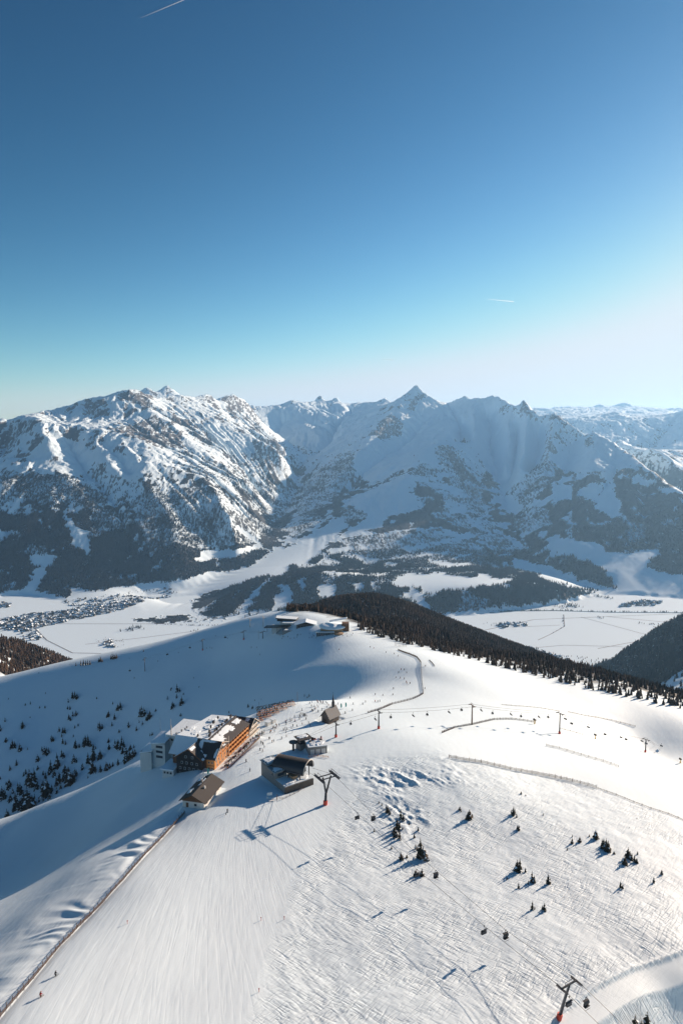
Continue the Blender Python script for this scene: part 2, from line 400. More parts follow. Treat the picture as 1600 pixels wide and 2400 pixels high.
# wooded hill behind the far station
NEAR += [(880,1397,1850),(820,1400,1820),(760,1413,1780),(715,1434,1750),(680,1458,1720),(960,1420,1820),(1030,1455,1750),(1100,1492,1600),(1180,1530,1450),(1250,1570,1300),(1330,1610,1150),
 (880,1460,1250),(950,1490,1100),(800,1465,1150),(1050,1530,1000)]
NXYZ += [(0,2400,-760),(600,2300,-800),(-700,2200,-900),(1200,1500,-760),(1500,2200,-1150),(-1500,2000,-1150),(0,3200,-1200),(1000,3000,-1260),(-1000,3000,-1260),(900,1900,-750),
 (-300,1700,-600),(2500,1000,-1250),(-2500,1500,-1300),(2300,2600,-1320),(-2400,2800,-1320)]
def tps_fit(P, lam=.004):
    P = np.array(P, float); S = 400.0
    X = P[:, :2]/S; z = P[:, 2]; n = len(P)
    r2 = ((X[:, None]-X[None])**2).sum(-1); K = .5*r2*np.log(r2+1e-12)
    K += np.eye(n)*lam
    Q = np.c_[np.ones(n), X]
    A_ = np.block([[K, Q], [Q.T, np.zeros((3, 3))]])
    s = np.linalg.solve(A_, np.r_[z, 0, 0, 0])
    def f(x, y):
        sh = x.shape; x = x.ravel()/S; y = y.ravel()/S; out = s[n]+s[n+1]*x+s[n+2]*y
        for k in range(n):
            q = (x-X[k, 0])**2+(y-X[k, 1])**2; out = out+s[k]*.5*q*np.log(q+1e-12)
        return out.reshape(sh)
    return f
def kY(py): return float(np.interp(py, [1500,1590,1640,1700,1750,1905,2100,2285,2400], [1,1.05,1.08,1.13,1.165,1.256,1.44,1.72,1.82]))
_np = [PY(a_, b_, c_*(1+(kY(b_)-1)*(1 if c_ < 600 else 0))) for a_, b_, c_ in NEAR]+[PZ(*p) for p in NEARZ]+NXYZ
_f = tps_fit(_np)
HC = 12.5; HX0, HX1, HY0, HY1 = -2600, 2700, -150, 3600
_hx = np.arange(HX0, HX1+1, HC); _hy = np.arange(HY0, HY1+1, HC)
HG = _f(*np.meshgrid(_hx, _hy))
EDITS = []      # functions (x, y, h) -> h: cuts, banks, terraces
def seg_dist(x, y, P):
    """distance to a polyline, arc length along it, side (+ left of travel)"""
    D = np.full(x.shape, 1e9); S = np.zeros(x.shape); G = np.zeros(x.shape); acc = 0
    for (ax, ay), (bx, by_) in zip(P[:-1], P[1:]):
        dx, dy = bx-ax, by_-ay; ln = math.hypot(dx, dy)
        t_ = np.clip(((x-ax)*dx+(y-ay)*dy)/ln**2, 0, 1)
        d = np.hypot(x-ax-t_*dx, y-ay-t_*dy); m = d < D
        D = np.where(m, d, D); S = np.where(m, acc+t_*ln, S); G = np.where(m, np.sign(dx*(y-ay)-dy*(x-ax)), G); acc += ln
    return D, S, G
def hb(x, y):
    return cubic(HG, (x-HX0)/HC, (y-HY0)/HC)
def hn(x, y):
    x = np.asarray(x, float); y = np.asarray(y, float)
    h = hb(x, y)
    for e in EDITS: h = e(x, y, h)
    h = np.maximum(h, -1338)
    return h
def gz(x, y): return float(hn(np.array([x]), np.array([y]))[0])
def onhill(px, py, lo=60, hi=2600, n=1400):
    """first meeting of a sight line with the near hill -> (x, y, z)"""
    a, b, c = ray(px, py); Yv = np.exp(np.linspace(math.log(lo), math.log(hi), n))
    t = Yv/b; d = c*t - hn(a*t, Yv)
    k = np.where(d <= 0)[0]
    if len(k) == 0: return None
    k = k[0]
    if k == 0: return (a*t[0], Yv[0], c*t[0])
    s = d[k-1]/(d[k-1]-d[k]); Y = Yv[k-1]*(1-s)+Yv[k]*s
    return (a*Y/b, Y, c*Y/b)
# ------------------------------------------------------------------ ground cover of the mountains
def cover_masks(X, Y, Z):
    px, py = proj(X, Y, Z)
    e = 20.0
    zx = (hm(X+e, Y)-hm(X-e, Y))/(2*e); zy = (hm(X, Y+e)-hm(X, Y-e))/(2*e)
    slope = np.hypot(zx, zy)
    jx = px + fbm(X/170, Y/170, 3, 61)*9 + fbm(X/42, Y/42, 2, 62)*5; jy = py + fbm(X/170, Y/170, 3, 67)*5 + fbm(X/42, Y/42, 2, 68)*3
    # tree line wanders with ground: dense woods low down, streaky open trees above
    tl = -700 + fbm(X/1100, Y/1100, 4, 71)*230 + 150*sstep(900, 1300, px)
    up = np.clip((Z-tl)/430, -1, 1)                     # -1 well below, +1 well above
    streak = ridged((X+fbm(X/600, Y/600, 2, 74)*250)/170, Y/520, 3, 75)
    fo = np.where(up < 0, 1.0+up*0, .82-.62*up) + np.where(up > -.35, (1.1-streak)*.34, 0)
    fo = np.where(up >= 1, 0, fo)
    patch = fbm(X/230, Y/330, 4, 77)
    fo = fo - .75*sstep(.0, .42, patch)*np.where((px > 640) & (px < 1340), 1, .3) - .35*sstep(.12, .5, fbm(X/85, Y/150, 3, 78))
    fo = np.clip(fo, 0, 1)*sstep(FLOOR+12, FLOOR+40, Z+fbm(X/200, Y/200, 2, 73)*10)
    def carve(poly, v, soft=True):
        nonlocal fo
        m = inpoly(jx, jy, poly)
        fo = np.where(m, v, fo)
    for P_ in WOODS:
        m = inpoly(jx, jy, P_); fo = np.where(m, np.maximum(fo, .95-.5*sstep(.05, .45, patch)), fo)
    for P_ in SPARSE: carve(P_, .54)
    for P_ in CLEAR: carve(P_, 0.0)
    rn = fbm(X/210, Y/380, 4, 81)
    rock = .42*sstep(.50, 1.15, slope + rn*.45)*sstep(-900, -300, Z) + .30*sstep(.1, .8, rn)*sstep(-400, 200, Z)*sstep(.3, .6, slope)
    rock *= 1 + .35*(px < 660)
    rock += .22*sstep(.0, .55, ridged(X/130, Y/420, 3, 85)-1.35)*sstep(-600, 0, Z)
    for P_ in ROCKS:
        m = inpoly(jx, jy, P_); rock = np.where(m, np.maximum(rock, .66), rock)
    for P_ in GLACIER:
        m = inpoly(jx, jy, P_); rock = np.where(m, rock*.12, rock); fo = np.where(m, fo*.15, fo)
    return {'wood': fo, 'rock': rock}
CLEAR = [
 [(820,1368),(850,1362),(858,1375),(845,1388),(835,1380)], [(870,1362),(884,1362),(886,1378),(872,1376)], [(700,1355),(716,1352),(722,1375),(706,1385)],
 [(1000,1310),(1060,1318),(1110,1322),(1100,1330),(1020,1326)], [(930,1285),(990,1278),(1010,1284),(960,1294)], [(1050,1195),(1085,1185),(1100,1196),(1064,1206)],
 [(760,1288),(820,1282),(830,1290),(775,1298)], [(1190,1255),(1215,1268),(1240,1290),(1225,1292),(1195,1268)], [(650,1300),(700,1290),(720,1296),(668,1312)],
 [(1015,1247),(1105,1250),(1108,1254),(1100,1262),(1012,1277),(1010,1272),(1090,1256),(1015,1252)],
 [(880,1310),(1000,1296),(1100,1297),(1104,1301),(1062,1312),(1058,1308),(1086,1301),(1000,1301),(882,1314)],
 [(800,1301),(842,1303),(886,1313),(884,1318),(838,1308),(800,1305)],
 [(905,1250),(960,1235),(1010,1240),(1012,1245),(960,1241),(908,1256)], [(1060,1180),(1150,1250),(1146,1254),(1056,1184)], [(1160,1190),(1108,1232),(1104,1229),(1156,1187)],
 [(560,1232),(640,1300),(634,1302),(555,1236)],
 [(78,1332),(112,1330),(98,1365),(92,1385),(40,1402),(60,1375),(75,1360)],
 [(68,1302),(127,1299),(120,1328),(80,1330)],
 [(158,1180),(172,1180),(160,1210),(175,1235),(212,1250),(212,1300),(185,1285),(168,1275),(175,1260),(158,1240),(150,1205)],
 [(0,1245),(45,1243),(50,1250),(0,1256)],
 [(140,1377),(190,1379),(240,1385),(280,1378),(340,1383),(400,1366),(425,1380),(300,1410),(200,1420),(160,1410),(165,1380)],
 [(0,1395),(110,1388),(170,1405),(340,1380),(430,1360),(460,1440),(0,1470)],
 [(455,1310),(475,1290),(520,1288),(560,1287),(612,1273),(602,1290),(545,1303),(460,1320)],
 [(330,1412),(400,1375),(470,1345),(560,1335),(600,1315),(660,1285),(700,1272),(740,1240),(800,1212),(820,1235),(770,1260),(775,1272),(745,1300),(730,1315),(680,1325),(670,1352),(625,1352),(560,1368),(500,1382),(450,1402),(400,1412),(300,1440),(200,1455)],
 [(745,1370),(785,1368),(785,1400),(748,1402)],
 [(640,1400),(672,1372),(690,1398),(680,1428),(640,1432)],
 [(560,1420),(600,1380),(625,1358),(642,1356),(600,1400),(575,1440)],
 [(760,1338),(840,1342),(900,1349),(850,1352),(760,1346)],
 [(840,1160),(880,1140),(910,1128),(950,1113),(1003,1122),(1000,1130),(965,1132),(958,1160),(985,1188),(950,1200),(905,1212),(895,1232),(830,1258),(800,1262),(800,1250),(850,1222),(868,1200),(830,1190),(800,1172)],
 [(980,1128),(1010,1128),(1075,1145),(1110,1170),(1085,1165),(1020,1142)],
 [(925,1350),(965,1343),(1040,1343),(1100,1352),(1130,1345),(1200,1362),(1140,1376),(1060,1382),(1020,1393),(990,1392),(975,1370),(960,1385),(925,1375)],
 [(960,1380),(990,1392),(1005,1420),(1018,1445),(985,1430),(970,1402),(935,1400)],
 [(888,1343),(918,1343),(922,1350),(888,1350)],
 [(1200,1308),(1290,1326),(1340,1350),(1400,1378),(1360,1380),(1330,1370),(1290,1368),(1270,1355),(1230,1342),(1200,1332)],
 [(1275,1265),(1295,1252),(1330,1262),(1350,1266),(1400,1272),(1425,1292),(1445,1297),(1520,1288),(1545,1285),(1548,1300),(1520,1312),(1515,1330),(1560,1340),(1610,1350),(1610,1410),(1440,1388),(1445,1370),(1420,1340),(1390,1322),(1370,1310),(1340,1305),(1310,1300),(1285,1285)],
 [(1295,1132),(1335,1137),(1335,1165),(1300,1182),(1290,1150)], [(1350,1155),(1385,1132),(1412,1137),(1395,1172),(1370,1168)],
 [(1413,1092),(1448,1090),(1436,1125),(1452,1180),(1458,1205),(1430,1212),(1385,1188),(1412,1142)],
 [(1395,1083),(1468,1080),(1474,1095),(1440,1100),(1400,1096)], [(1545,1145),(1590,1140),(1600,1155),(1560,1158)],
 [(1480,1120),(1530,1122),(1530,1132),(1484,1132)], [(1585,1165),(1610,1172),(1610,1182)],
 [(1170,1150),(1215,1175),(1230,1195),(1195,1205),(1172,1190)],
]
SPARSE = [
 [(1012,1052),(1045,1045),(1090,1100),(1128,1150),(1135,1205),(1090,1185),(1050,1125)],
 [(440,1085),(560,1150),(640,1228),(688,1190),(702,1120),(680,1140),(600,1135),(520,1090)],
 [(690,1190),(720,1120),(800,1060),(872,1048),(850,1092),(800,1150),(740,1200),(700,1222)],
 [(1285,1060),(1296,1120),(1245,1180),(1200,1202),(1182,1165),(1220,1110)],
 [(0,1100),(120,1110),(200,1150),(140,1180),(0,1160)], [(985,1085),(1040,1100),(1010,1120),(960,1112)],
 [(212,1180),(250,1195),(300,1200),(312,1225),(250,1250),(215,1262),(210,1225)],
 [(60,1275),(110,1280),(108,1300),(60,1296)],
 [(380,1130),(520,1150),(570,1190),(640,1240),(600,1272),(480,1287),(420,1275),(350,1290),(330,1240),(300,1180)],
 [(120,1100),(200,1120),(260,1180),(200,1190),(150,1150)],
 [(1030,1145),(1100,1160),(1180,1250),(1225,1290),(1170,1302),(1090,1240),(1010,1210),(1040,1190)],
 [(800,1262),(900,1250),(1000,1240),(1100,1260),(1180,1325),(1050,1332),(900,1312),(800,1300)],
 [(1200,1190),(1280,1185),(1290,1230),(1240,1250),(1200,1240)],
 [(800,1195),(850,1190),(860,1215),(800,1225)],
 [(1465,1225),(1510,1225),(1515,1260),(1470,1276)],
 [(660,1240),(740,1200),(760,1215),(690,1265)],
]
WOODS = [
 [(1360,1279),(1382,1279),(1382,1293),(1360,1293)], [(1450,1338),(1500,1336),(1530,1376),(1450,1374)], [(1480,1305),(1502,1302),(1502,1322)],
 [(1315,1300),(1345,1304),(1372,1312),(1395,1324),(1420,1344),(1436,1376),(1400,1370),(1350,1340)],
 [(300,1448),(420,1418),(500,1384),(560,1370),(625,1356),(620,1375),(590,1395),(560,1425),(530,1455),(430,1458),(340,1460)],
 [(645,1358),(740,1345),(800,1345),(920,1352),(920,1375),(955,1392),(930,1402),(945,1425),(890,1440),(690,1440),(688,1400),(670,1370)],
 [(1018,1395),(1080,1380),(1200,1372),(1290,1375),(1380,1380),(1400,1384),(1340,1402),(1280,1412),(1200,1425),(1120,1432),(1040,1440),(1010,1412)],
 [(95,1365),(100,1352),(155,1362),(166,1380),(165,1408),(110,1396)],
 [(960,1120),(1000,1130),(1062,1150),(1030,1150),(1035,1190),(1005,1200),(1000,1250),(900,1262),(895,1235),(920,1215),(985,1190),(975,1160)],
 [(1195,1350),(1285,1330),(1280,1345),(1240,1365),(1200,1360)],
 [(1080,1345),(1150,1330),(1200,1350),(1150,1360),(1100,1352)],
]
ROCKS = [
 [(872,1015),(890,990),(915,968),(938,985),(944,1005),(935,1020),(900,1033),(880,1028)],
 [(190,950),(208,934),(240,955),(260,975),(235,975),(205,970)],
 [(955,960),(968,935),(980,915),(990,930),(985,950),(975,965)],
 [(270,930),(300,912),(340,925),(370,960),(330,950),(290,940)],
 [(1218,948),(1240,958),(1255,985),(1225,965)], [(1285,975),(1300,968),(1330,985),(1345,1000),(1310,985)],
 [(255,1010),(330,985),(365,972),(400,1010),(440,1050),(395,1050),(340,1035)],
 [(1275,1025),(1290,1030),(1310,1060),(1290,1062)],
 [(1030,1045),(1055,1042),(1090,1090),(1120,1140),(1080,1120)],
]
GLACIER = [
 [(1100,960),(1285,990),(1268,1080),(1180,1160),(1140,1100),(1100,1040)], [(1330,1040),(1450,1060),(1440,1100),(1350,1110),(1300,1095)],
 [(830,1062),(960,1015),(950,1100),(870,1140),(832,1112)], [(240,1050),(345,1085),(330,1112),(250,1105)], [(130,1020),(200,1040),(230,1080),(190,1110),(135,1080)], [(470,985),(580,1020),(600,1060),(520,1060)],
 [(990,930),(1180,940),(1150,1020),(1000,1040),(900,1080),(860,1050),(940,1030),(945,990)],
 [(600,950),(850,948),(900,950),(860,1010),(760,1060),(700,1040),(620,1010)],
]
def N_sepz(t, pos):
    n = t.nodes.new('ShaderNodeSeparateXYZ'); t.links.new(pos, n.inputs[0]); return n.outputs[2]
snowm, t, b = newmat('mountain_cover')
g = geo(t); pos = g.outputs['Position']
wood = att_(t, 'wood'); rock = att_(t, 'rock')
n1 = noise_(t, vscale(t, pos, (1/20, 1/85, 1/85)), 1.0, 4, .6)
n2 = noise_(t, vscale(t, pos, (1/260, 1/260, 1/260)), 1.0, 4, .6)
thr = math_(t, 'ADD', math_(t, 'MULTIPLY', n1, .62), math_(t, 'MULTIPLY', n2, .48))
fmask = ramp_(t, math_(t, 'SUBTRACT', math_(t, 'ADD', math_(t, 'MULTIPLY', wood, .80), .12), thr), (-.06, .07))
n3 = noise_(t, vscale(t, pos, (1/34, 1/150, 1/60)), 1.0, 6, .62)
rmask = ramp_(t, math_(t, 'SUBTRACT', math_(t, 'ADD', math_(t, 'MULTIPLY', rock, .52), .24), n3), (-.03, .05))
n4 = noise_(t, vscale(t, pos, (1/18, 1/18, 1/18)), 1.0, 2, .5)
woodcol = mix_(t, n4, (.003, .007, .011), (.020, .022, .024))
rockcol = mix_(t, n3, (.07, .07, .075), (.17, .165, .165))
snowcol = (.80, .925, .99)
c1 = mix_(t, rmask, snowcol, rockcol)
c2 = mix_(t, fmask, c1, woodcol)
L(t, c2, b.inputs['Base Color']); b.inputs['Roughness'].default_value = .75; b.inputs['Specular IOR Level'].default_value = .2
bp = N(t, 'ShaderNodeBump', Strength=.7, Distance=14.0)
hgt = math_(t, 'ADD', n3, math_(t, 'MULTIPLY', fmask, math_(t, 'MULTIPLY', n4, 1.2)))
L(t, math_(t, 'MULTIPLY', hgt, math_(t, 'ADD', .04, math_(t, 'MAXIMUM', wood, math_(t, 'MAXIMUM', rock, ramp_(t, N_sepz(t, pos), (-700, 0)))))), bp.inputs['Height']); L(t, bp.outputs[0], b.inputs['Normal'])
# ------------------------------------------------------------------ shapes and surface of the near hill
def W2(pts): return [onhill(*p)[:2] for p in pts]
FENCE_L = [(432,1908),(395,1948),(340,2004),(290,2062),(240,2116),(190,2168),(140,2218),(80,2292),(30,2350),(-25,2415)]
FENCE_LW = W2(FENCE_L)
ROAD_PX = [(1720,2235),(1600,2270),(1510,2298),(1435,2334),(1385,2368),(1335,2405),(1290,2450)]
ROAD_W = W2(ROAD_PX)
OFFP = [(560,2500),(610,2380),(650,2210),(685,2110),(700,2040),(760,1960),(830,1850),(838,1790),(860,1775),(960,1772),(1050,1772),(1130,1786),(1230,1802),(1330,1822),(1430,1858),(1530,1900),(1700,1960),(1750,2190),(1800,2420),(1600,2560)]
OFFW = [PZ(*p, -178)[:2] if p[1] > 2390 else onhill(*p)[:2] for p in OFFP]
SCARP = [W2([(835,1795),(880,1785),(960,1775),(1010,1765),(1060,1800),(1120,1850),(1060,1900),(990,1990),(930,1960),(860,1900)])]
def soft_poly(x, y, P, w):
    ins = inpoly(x, y, P); D, _, _ = seg_dist(x, y, P+[P[0]])
    return sstep(-w, w, np.where(ins, D, -D))
def near_shape(x, y, h):
    m = (y > 120) & (y < 1100) & (np.abs(x) < 700)
    if not m.any(): return h
    X = x[m]; Y = y[m]; H = h[m].copy()
    off = soft_poly(X, Y, OFFW, 5.0)
    H += off*(fbm(X/20, Y/20, 3, 101)*.28 + fbm(X/5.5, Y/5.5, 2, 105)*.10)
    # ski tracks as shallow grooves running down and to the right
    a = R(-50); u = X*math.cos(a)+Y*math.sin(a); v = -X*math.sin(a)+Y*math.cos(a)
    wv = v + fbm(u/40, v/40, 2, 107)*2.2
    tk = .35+.65*sstep(-.35, .35, fbm(X/45, Y/45, 2, 109))
    H += off*tk*(-.11*np.clip(1-np.abs(perlin(wv/1.9, u/17, 111))*3.2, 0, 1) - .07*np.clip(1-np.abs(perlin((u+fbm(u/15, v/15, 2, 113)*4)/2.4, v/14, 115))*4, 0, 1))
    sc = soft_poly(X, Y, SCARP[0], 16.0)
    sc = sc*sstep(-.25, .35, fbm(X/38, Y/38, 2, 125))
    H += sc*((ridged(u/38+fbm(X/30, Y/30, 2, 127)*.5, v/13, 4, 121, .6)-1.0)*.75 + fbm(X/5, Y/5, 3, 123)*.5)
    # drift west of the long fence, fluted across
    D, S, G = seg_dist(X, Y, FENCE_LW)
    west = (G < 0) if FENCE_SIDE < 0 else (G > 0)
    fl = np.exp(-((D-9)/8)**2)*west
    H += fl*((perlin(S/7.5+D*.04+fbm(S/30, D/30, 2, 135)*2, D/30, 131)*.8+perlin(S/3.1, D/20, 137)*.25)*(.35+.9*sstep(-.4, .4, perlin(S/26, D*0, 139))) + .9) - np.exp(-(D/1.6)**2)*.3
    H += np.where(west, np.exp(-((D-22)/14)**2)*perlin(S/34, D/60, 133)*2.2, 0)
    # bank between the piste and the slope to its east
    H += .35*fbm(X/60, Y/60, 2, 141)*(1-off)
    H += .03*fbm(X/3, Y/9, 2, 143)
    # cat track, lower right
    Dr, Sr, Gr = seg_dist(X, Y, ROAD_W)
    base = hb(X, Y); k = 1-sstep(2.9, 4.6, Dr); low = Gr*ROAD_SIDE > 0
    H = np.where(low, H-.85*np.clip(Dr-2.5, 0, 32), H)
    H = H*(1-k) + (base-.35)*k
    H += np.exp(-((Dr-4.6)/.8)**2)*np.where(low, .1, .55)
    h = h.copy(); h[m] = H
    return h
_fx = (FENCE_LW[0][0]+FENCE_LW[-1][0])/2-30; _fy = (FENCE_LW[0][1]+FENCE_LW[-1][1])/2
FENCE_SIDE = float(seg_dist(np.array([_fx]), np.array([_fy]), FENCE_LW)[2][0])
ROAD_SIDE = float(seg_dist(np.array([PZ(1600, 2395, -190)[0]]), np.array([PZ(1600, 2395, -190)[1]]), ROAD_W)[2][0])
EDITS.append(near_shape)
PADS = []   # level places for buildings: (polygon in plan, z, blend)
def pads(x, y, h):
    for P, z, wd in PADS:
        xs = [p[0] for p in P]; ys = [p[1] for p in P]
        m = (x > min(xs)-wd) & (x < max(xs)+wd) & (y > min(ys)-wd) & (y < max(ys)+wd)
        if not m.any(): continue
        X = x[m]; Y = y[m]; ins = inpoly(X, Y, P); D, _, _ = seg_dist(X, Y, P+[P[0]])
        k = np.where(ins, 1, 1-sstep(0, wd, D)); h = h.copy(); h[m] = h[m]*(1-k)+z*k
    return h
EDITS.append(pads)
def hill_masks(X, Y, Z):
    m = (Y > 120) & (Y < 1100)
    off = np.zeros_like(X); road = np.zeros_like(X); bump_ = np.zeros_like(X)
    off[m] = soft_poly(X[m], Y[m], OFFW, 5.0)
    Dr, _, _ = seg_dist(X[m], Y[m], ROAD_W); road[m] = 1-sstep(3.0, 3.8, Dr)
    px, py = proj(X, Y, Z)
    vignette = sstep(1700, 2050, py)*(.85+.15*sstep(-.3, .4, fbm(X/25, Y/90, 3, 155)))  # lens vignetting put into the snow colour: darker towards the viewer
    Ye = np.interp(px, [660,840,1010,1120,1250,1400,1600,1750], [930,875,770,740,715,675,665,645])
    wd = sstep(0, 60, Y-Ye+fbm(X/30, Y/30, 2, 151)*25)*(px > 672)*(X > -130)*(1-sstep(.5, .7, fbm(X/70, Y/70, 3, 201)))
    return {'off': off, 'road': road, 'wood': wd, 'vignette': vignette}
hillm, t, b = newmat('piste_snow')
g = geo(t); pos = g.outputs['Position']
off = att_(t, 'off'); road = att_(t, 'road')
PX0, PY0 = onhill(560, 1880)[:2]
mp = t.nodes.new('ShaderNodeVectorMath'); mp.operation = 'SUBTRACT'; L(t, pos, mp.inputs[0]); mp.inputs[1].default_value = (PX0, PY0+60, 0)
sx = t.nodes.new('ShaderNodeSeparateXYZ'); L(t, mp.outputs[0], sx.inputs[0])
ang = math_(t, 'ARCTAN2', sx.outputs[0], sx.outputs[1]); rad = math_(t, 'SQRT', math_(t, 'ADD', math_(t, 'MULTIPLY', sx.outputs[0], sx.outputs[0]), math_(t, 'MULTIPLY', sx.outputs[1], sx.outputs[1])))
pv = t.nodes.new('ShaderNodeCombineXYZ'); L(t, math_(t, 'MULTIPLY', ang, 150), pv.inputs[0]); L(t, math_(t, 'MULTIPLY', rad, .045), pv.inputs[1])
comb = noise_(t, pv.outputs[0], 1.0, 3, .6)            # fan of ski tracks down the piste
def lines(n, p): return math_(t, 'POWER', math_(t, 'SUBTRACT', 1.0, math_(t, 'ABSOLUTE', math_(t, 'SUBTRACT', math_(t, 'MULTIPLY', n, 2.0), 1.0))), p)
pv2 = t.nodes.new('ShaderNodeCombineXYZ'); L(t, math_(t, 'MULTIPLY', math_(t, 'ADD', ang, math_(t, 'MULTIPLY', rad, .0009)), 62), pv2.inputs[0]); L(t, math_(t, 'MULTIPLY', rad, .02), pv2.inputs[1])
comb2 = noise_(t, pv2.outputs[0], 1.0, 2, .5, .6)
rot = t.nodes.new('ShaderNodeVectorRotate'); rot.inputs['Angle'].default_value = R(-50); L(t, pos, rot.inputs['Vector'])
tr1 = noise_(t, vscale(t, rot.outputs[0], (.07, .62, .1)), 1.0, 2, .45, .4)
rot2 = t.nodes.new('ShaderNodeVectorRotate'); rot2.inputs['Angle'].default_value = R(35); L(t, pos, rot2.inputs['Vector'])
tr2 = noise_(t, vscale(t, rot2.outputs[0], (.08, .70, .1)), 1.0, 2, .45, .6)
fine = noise_(t, vscale(t, pos, (2.2, 2.2, 2.2)), 1.0, 4, .7)
big = noise_(t, vscale(t, pos, (.03, .03, .03)), 1.0, 3, .6)
den = noise_(t, vscale(t, pos, (.045, .045, .045)), 1.0, 2, .5)
den = ramp_(t, den, (.38, .62))
hoff = math_(t, 'SUBTRACT', math_(t, 'MULTIPLY', fine, .5), math_(t, 'MULTIPLY', math_(t, 'ADD', .35, den), math_(t, 'ADD', math_(t, 'MULTIPLY', lines(tr1, 14), 2.2), math_(t, 'MULTIPLY', lines(tr2, 16), 1.5))))
hpis = math_(t, 'SUBTRACT', math_(t, 'ADD', math_(t, 'MULTIPLY', comb, .55), math_(t, 'MULTIPLY', fine, .22)), math_(t, 'MULTIPLY', lines(comb2, 9), .34))
mh = t.nodes.new('ShaderNodeMix'); L(t, off, mh.inputs[0]); L(t, hpis, mh.inputs[2]); L(t, hoff, mh.inputs[3])
bp = N(t, 'ShaderNodeBump', Strength=.5, Distance=.17); L(t, math_(t, 'MULTIPLY', mh.outputs[0], math_(t, 'SUBTRACT', 1.0, math_(t, 'MULTIPLY', road, .8))), bp.inputs['Height'])
L(t, bp.outputs[0], b.inputs['Normal'])
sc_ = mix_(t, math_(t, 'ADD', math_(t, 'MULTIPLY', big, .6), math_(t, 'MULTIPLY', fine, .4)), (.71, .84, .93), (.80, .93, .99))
sc_ = mix_(t, math_(t, 'MULTIPLY', att_(t, 'vignette'), .75), sc_, (.605, .69, .755))  # foreground darkening painted into the albedo
wn = noise_(t, vscale(t, pos, (.12, .12, .12)), 1.0, 4, .65)
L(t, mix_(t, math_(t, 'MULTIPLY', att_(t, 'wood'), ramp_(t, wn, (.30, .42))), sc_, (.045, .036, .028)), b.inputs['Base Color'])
b.inputs['Roughness'].default_value = .65; b.inputs['Specular IOR Level'].default_value = .25
# ------------------------------------------------------------------ mesh builder and plain materials
class MB:
    def __init__(s): s.v = []; s.f = []; s.m = []
    def add(s, V, Fs, mi=0):
        n = len(s.v); s.v += [tuple(p) for p in V]; s.f += [tuple(n+i for i in f) for f in Fs]; s.m += [mi]*len(Fs)
        return s
    def box(s, c, d, rz=0, mi=0, M=None):
        hx, hy, hz_ = d[0]/2, d[1]/2, d[2]/2; V = []
        ca, sa = math.cos(rz), math.sin(rz)
        for z in (-hz_, hz_):
            for x, y in ((-hx, -hy), (hx, -hy), (hx, hy), (-hx, hy)):
                p = Vector((c[0]+x*ca-y*sa, c[1]+x*sa+y*ca, c[2]+z)); V.append(M @ p if M else p)
        return s.add(V, [(0,3,2,1),(4,5,6,7),(0,1,5,4),(1,2,6,5),(2,3,7,6),(3,0,4,7)], mi)
    def bar(s, a, b, w, h, mi=0):
        a = Vector(a); b = Vector(b); d = (b-a).normalized()
        up = Vector((0,0,1)) if abs(d.z) < .95 else Vector((0,1,0))
        x = d.cross(up).normalized()*w/2; y = x.normalized().cross(d)*h/2
        V = [p+q for p in (a, b) for q in (-x-y, x-y, x+y, -x+y)]
        return s.add(V, [(0,1,2,3),(7,6,5,4),(0,4,5,1),(1,5,6,2),(2,6,7,3),(3,7,4,0)], mi)
    def tube(s, pts, r, n=8, mi=0, cap=True):
        pts = [Vector(p) for p in pts]; rr = r if isinstance(r, (list, tuple)) else [r]*len(pts); V = []; Fs = []
        for k, p in enumerate(pts):
            d = (pts[min(k+1, len(pts)-1)]-pts[max(k-1, 0)]).normalized()
            up = Vector((0,0,1)) if abs(d.z) < .9 else Vector((0,1,0))
            x = d.cross(up).normalized(); y = d.cross(x)
            for i in range(n):
                a = 2*math.pi*i/n; V.append(p+(x*math.cos(a)+y*math.sin(a))*rr[k])
        for k in range(len(pts)-1):
            for i in range(n): j = (i+1) % n; Fs.append((k*n+i, k*n+j, (k+1)*n+j, (k+1)*n+i))
        if cap: Fs += [tuple(range(n))[::-1], tuple((len(pts)-1)*n+i for i in range(n))]
        return s.add(V, Fs, mi)
    def build(s, name, mats, parent=None, smooth=False, loc=None):
        me = bpy.data.meshes.new(name); me.from_pydata(s.v, [], s.f)
        for m in (mats if isinstance(mats, (list, tuple)) else [mats]): me.materials.append(m)
        me.polygons.foreach_set('material_index', s.m); me.polygons.foreach_set('use_smooth', [smooth]*len(s.f)); me.update()
        o = bpy.data.objects.new(name, me); link(o, parent)
        if loc is not None: o.location = loc
        return o
def empty(name, loc, rz=0, label=None, cat=None, group=None):
    o = bpy.data.objects.new(name, None); link(o); o.location = loc; o.rotation_euler = (0, 0, rz)
    return tag(o, label, cat, group)
def copy_tree(o, parent=None):
    c = o.copy(); C.objects.link(c); c.parent = parent
    for ch in [q for q in KIDS.get(o.name, [])]: copy_tree(ch, c)
    return c
KIDS = {}
def reg(root):
    """remember children so that copies are quick"""
    for o in root.children_recursive: pass
    def rec(o):
        KIDS[o.name] = list(o.children)
        for c in o.children: rec(c)
    rec(root); return root
def place(proto, used, loc, rz=0, scale=1.0, label=None, group=None, rx=0, ry=0):
    o = proto if not used.get(proto.name) else copy_tree(proto)
    used[proto.name] = True
    o.location = loc; o.rotation_euler = (rx, ry, rz); o.scale = (scale,)*3 if not isinstance(scale, tuple) else scale
    if label: o['label'] = label
    if group: o['group'] = group
    return o
USED = {}
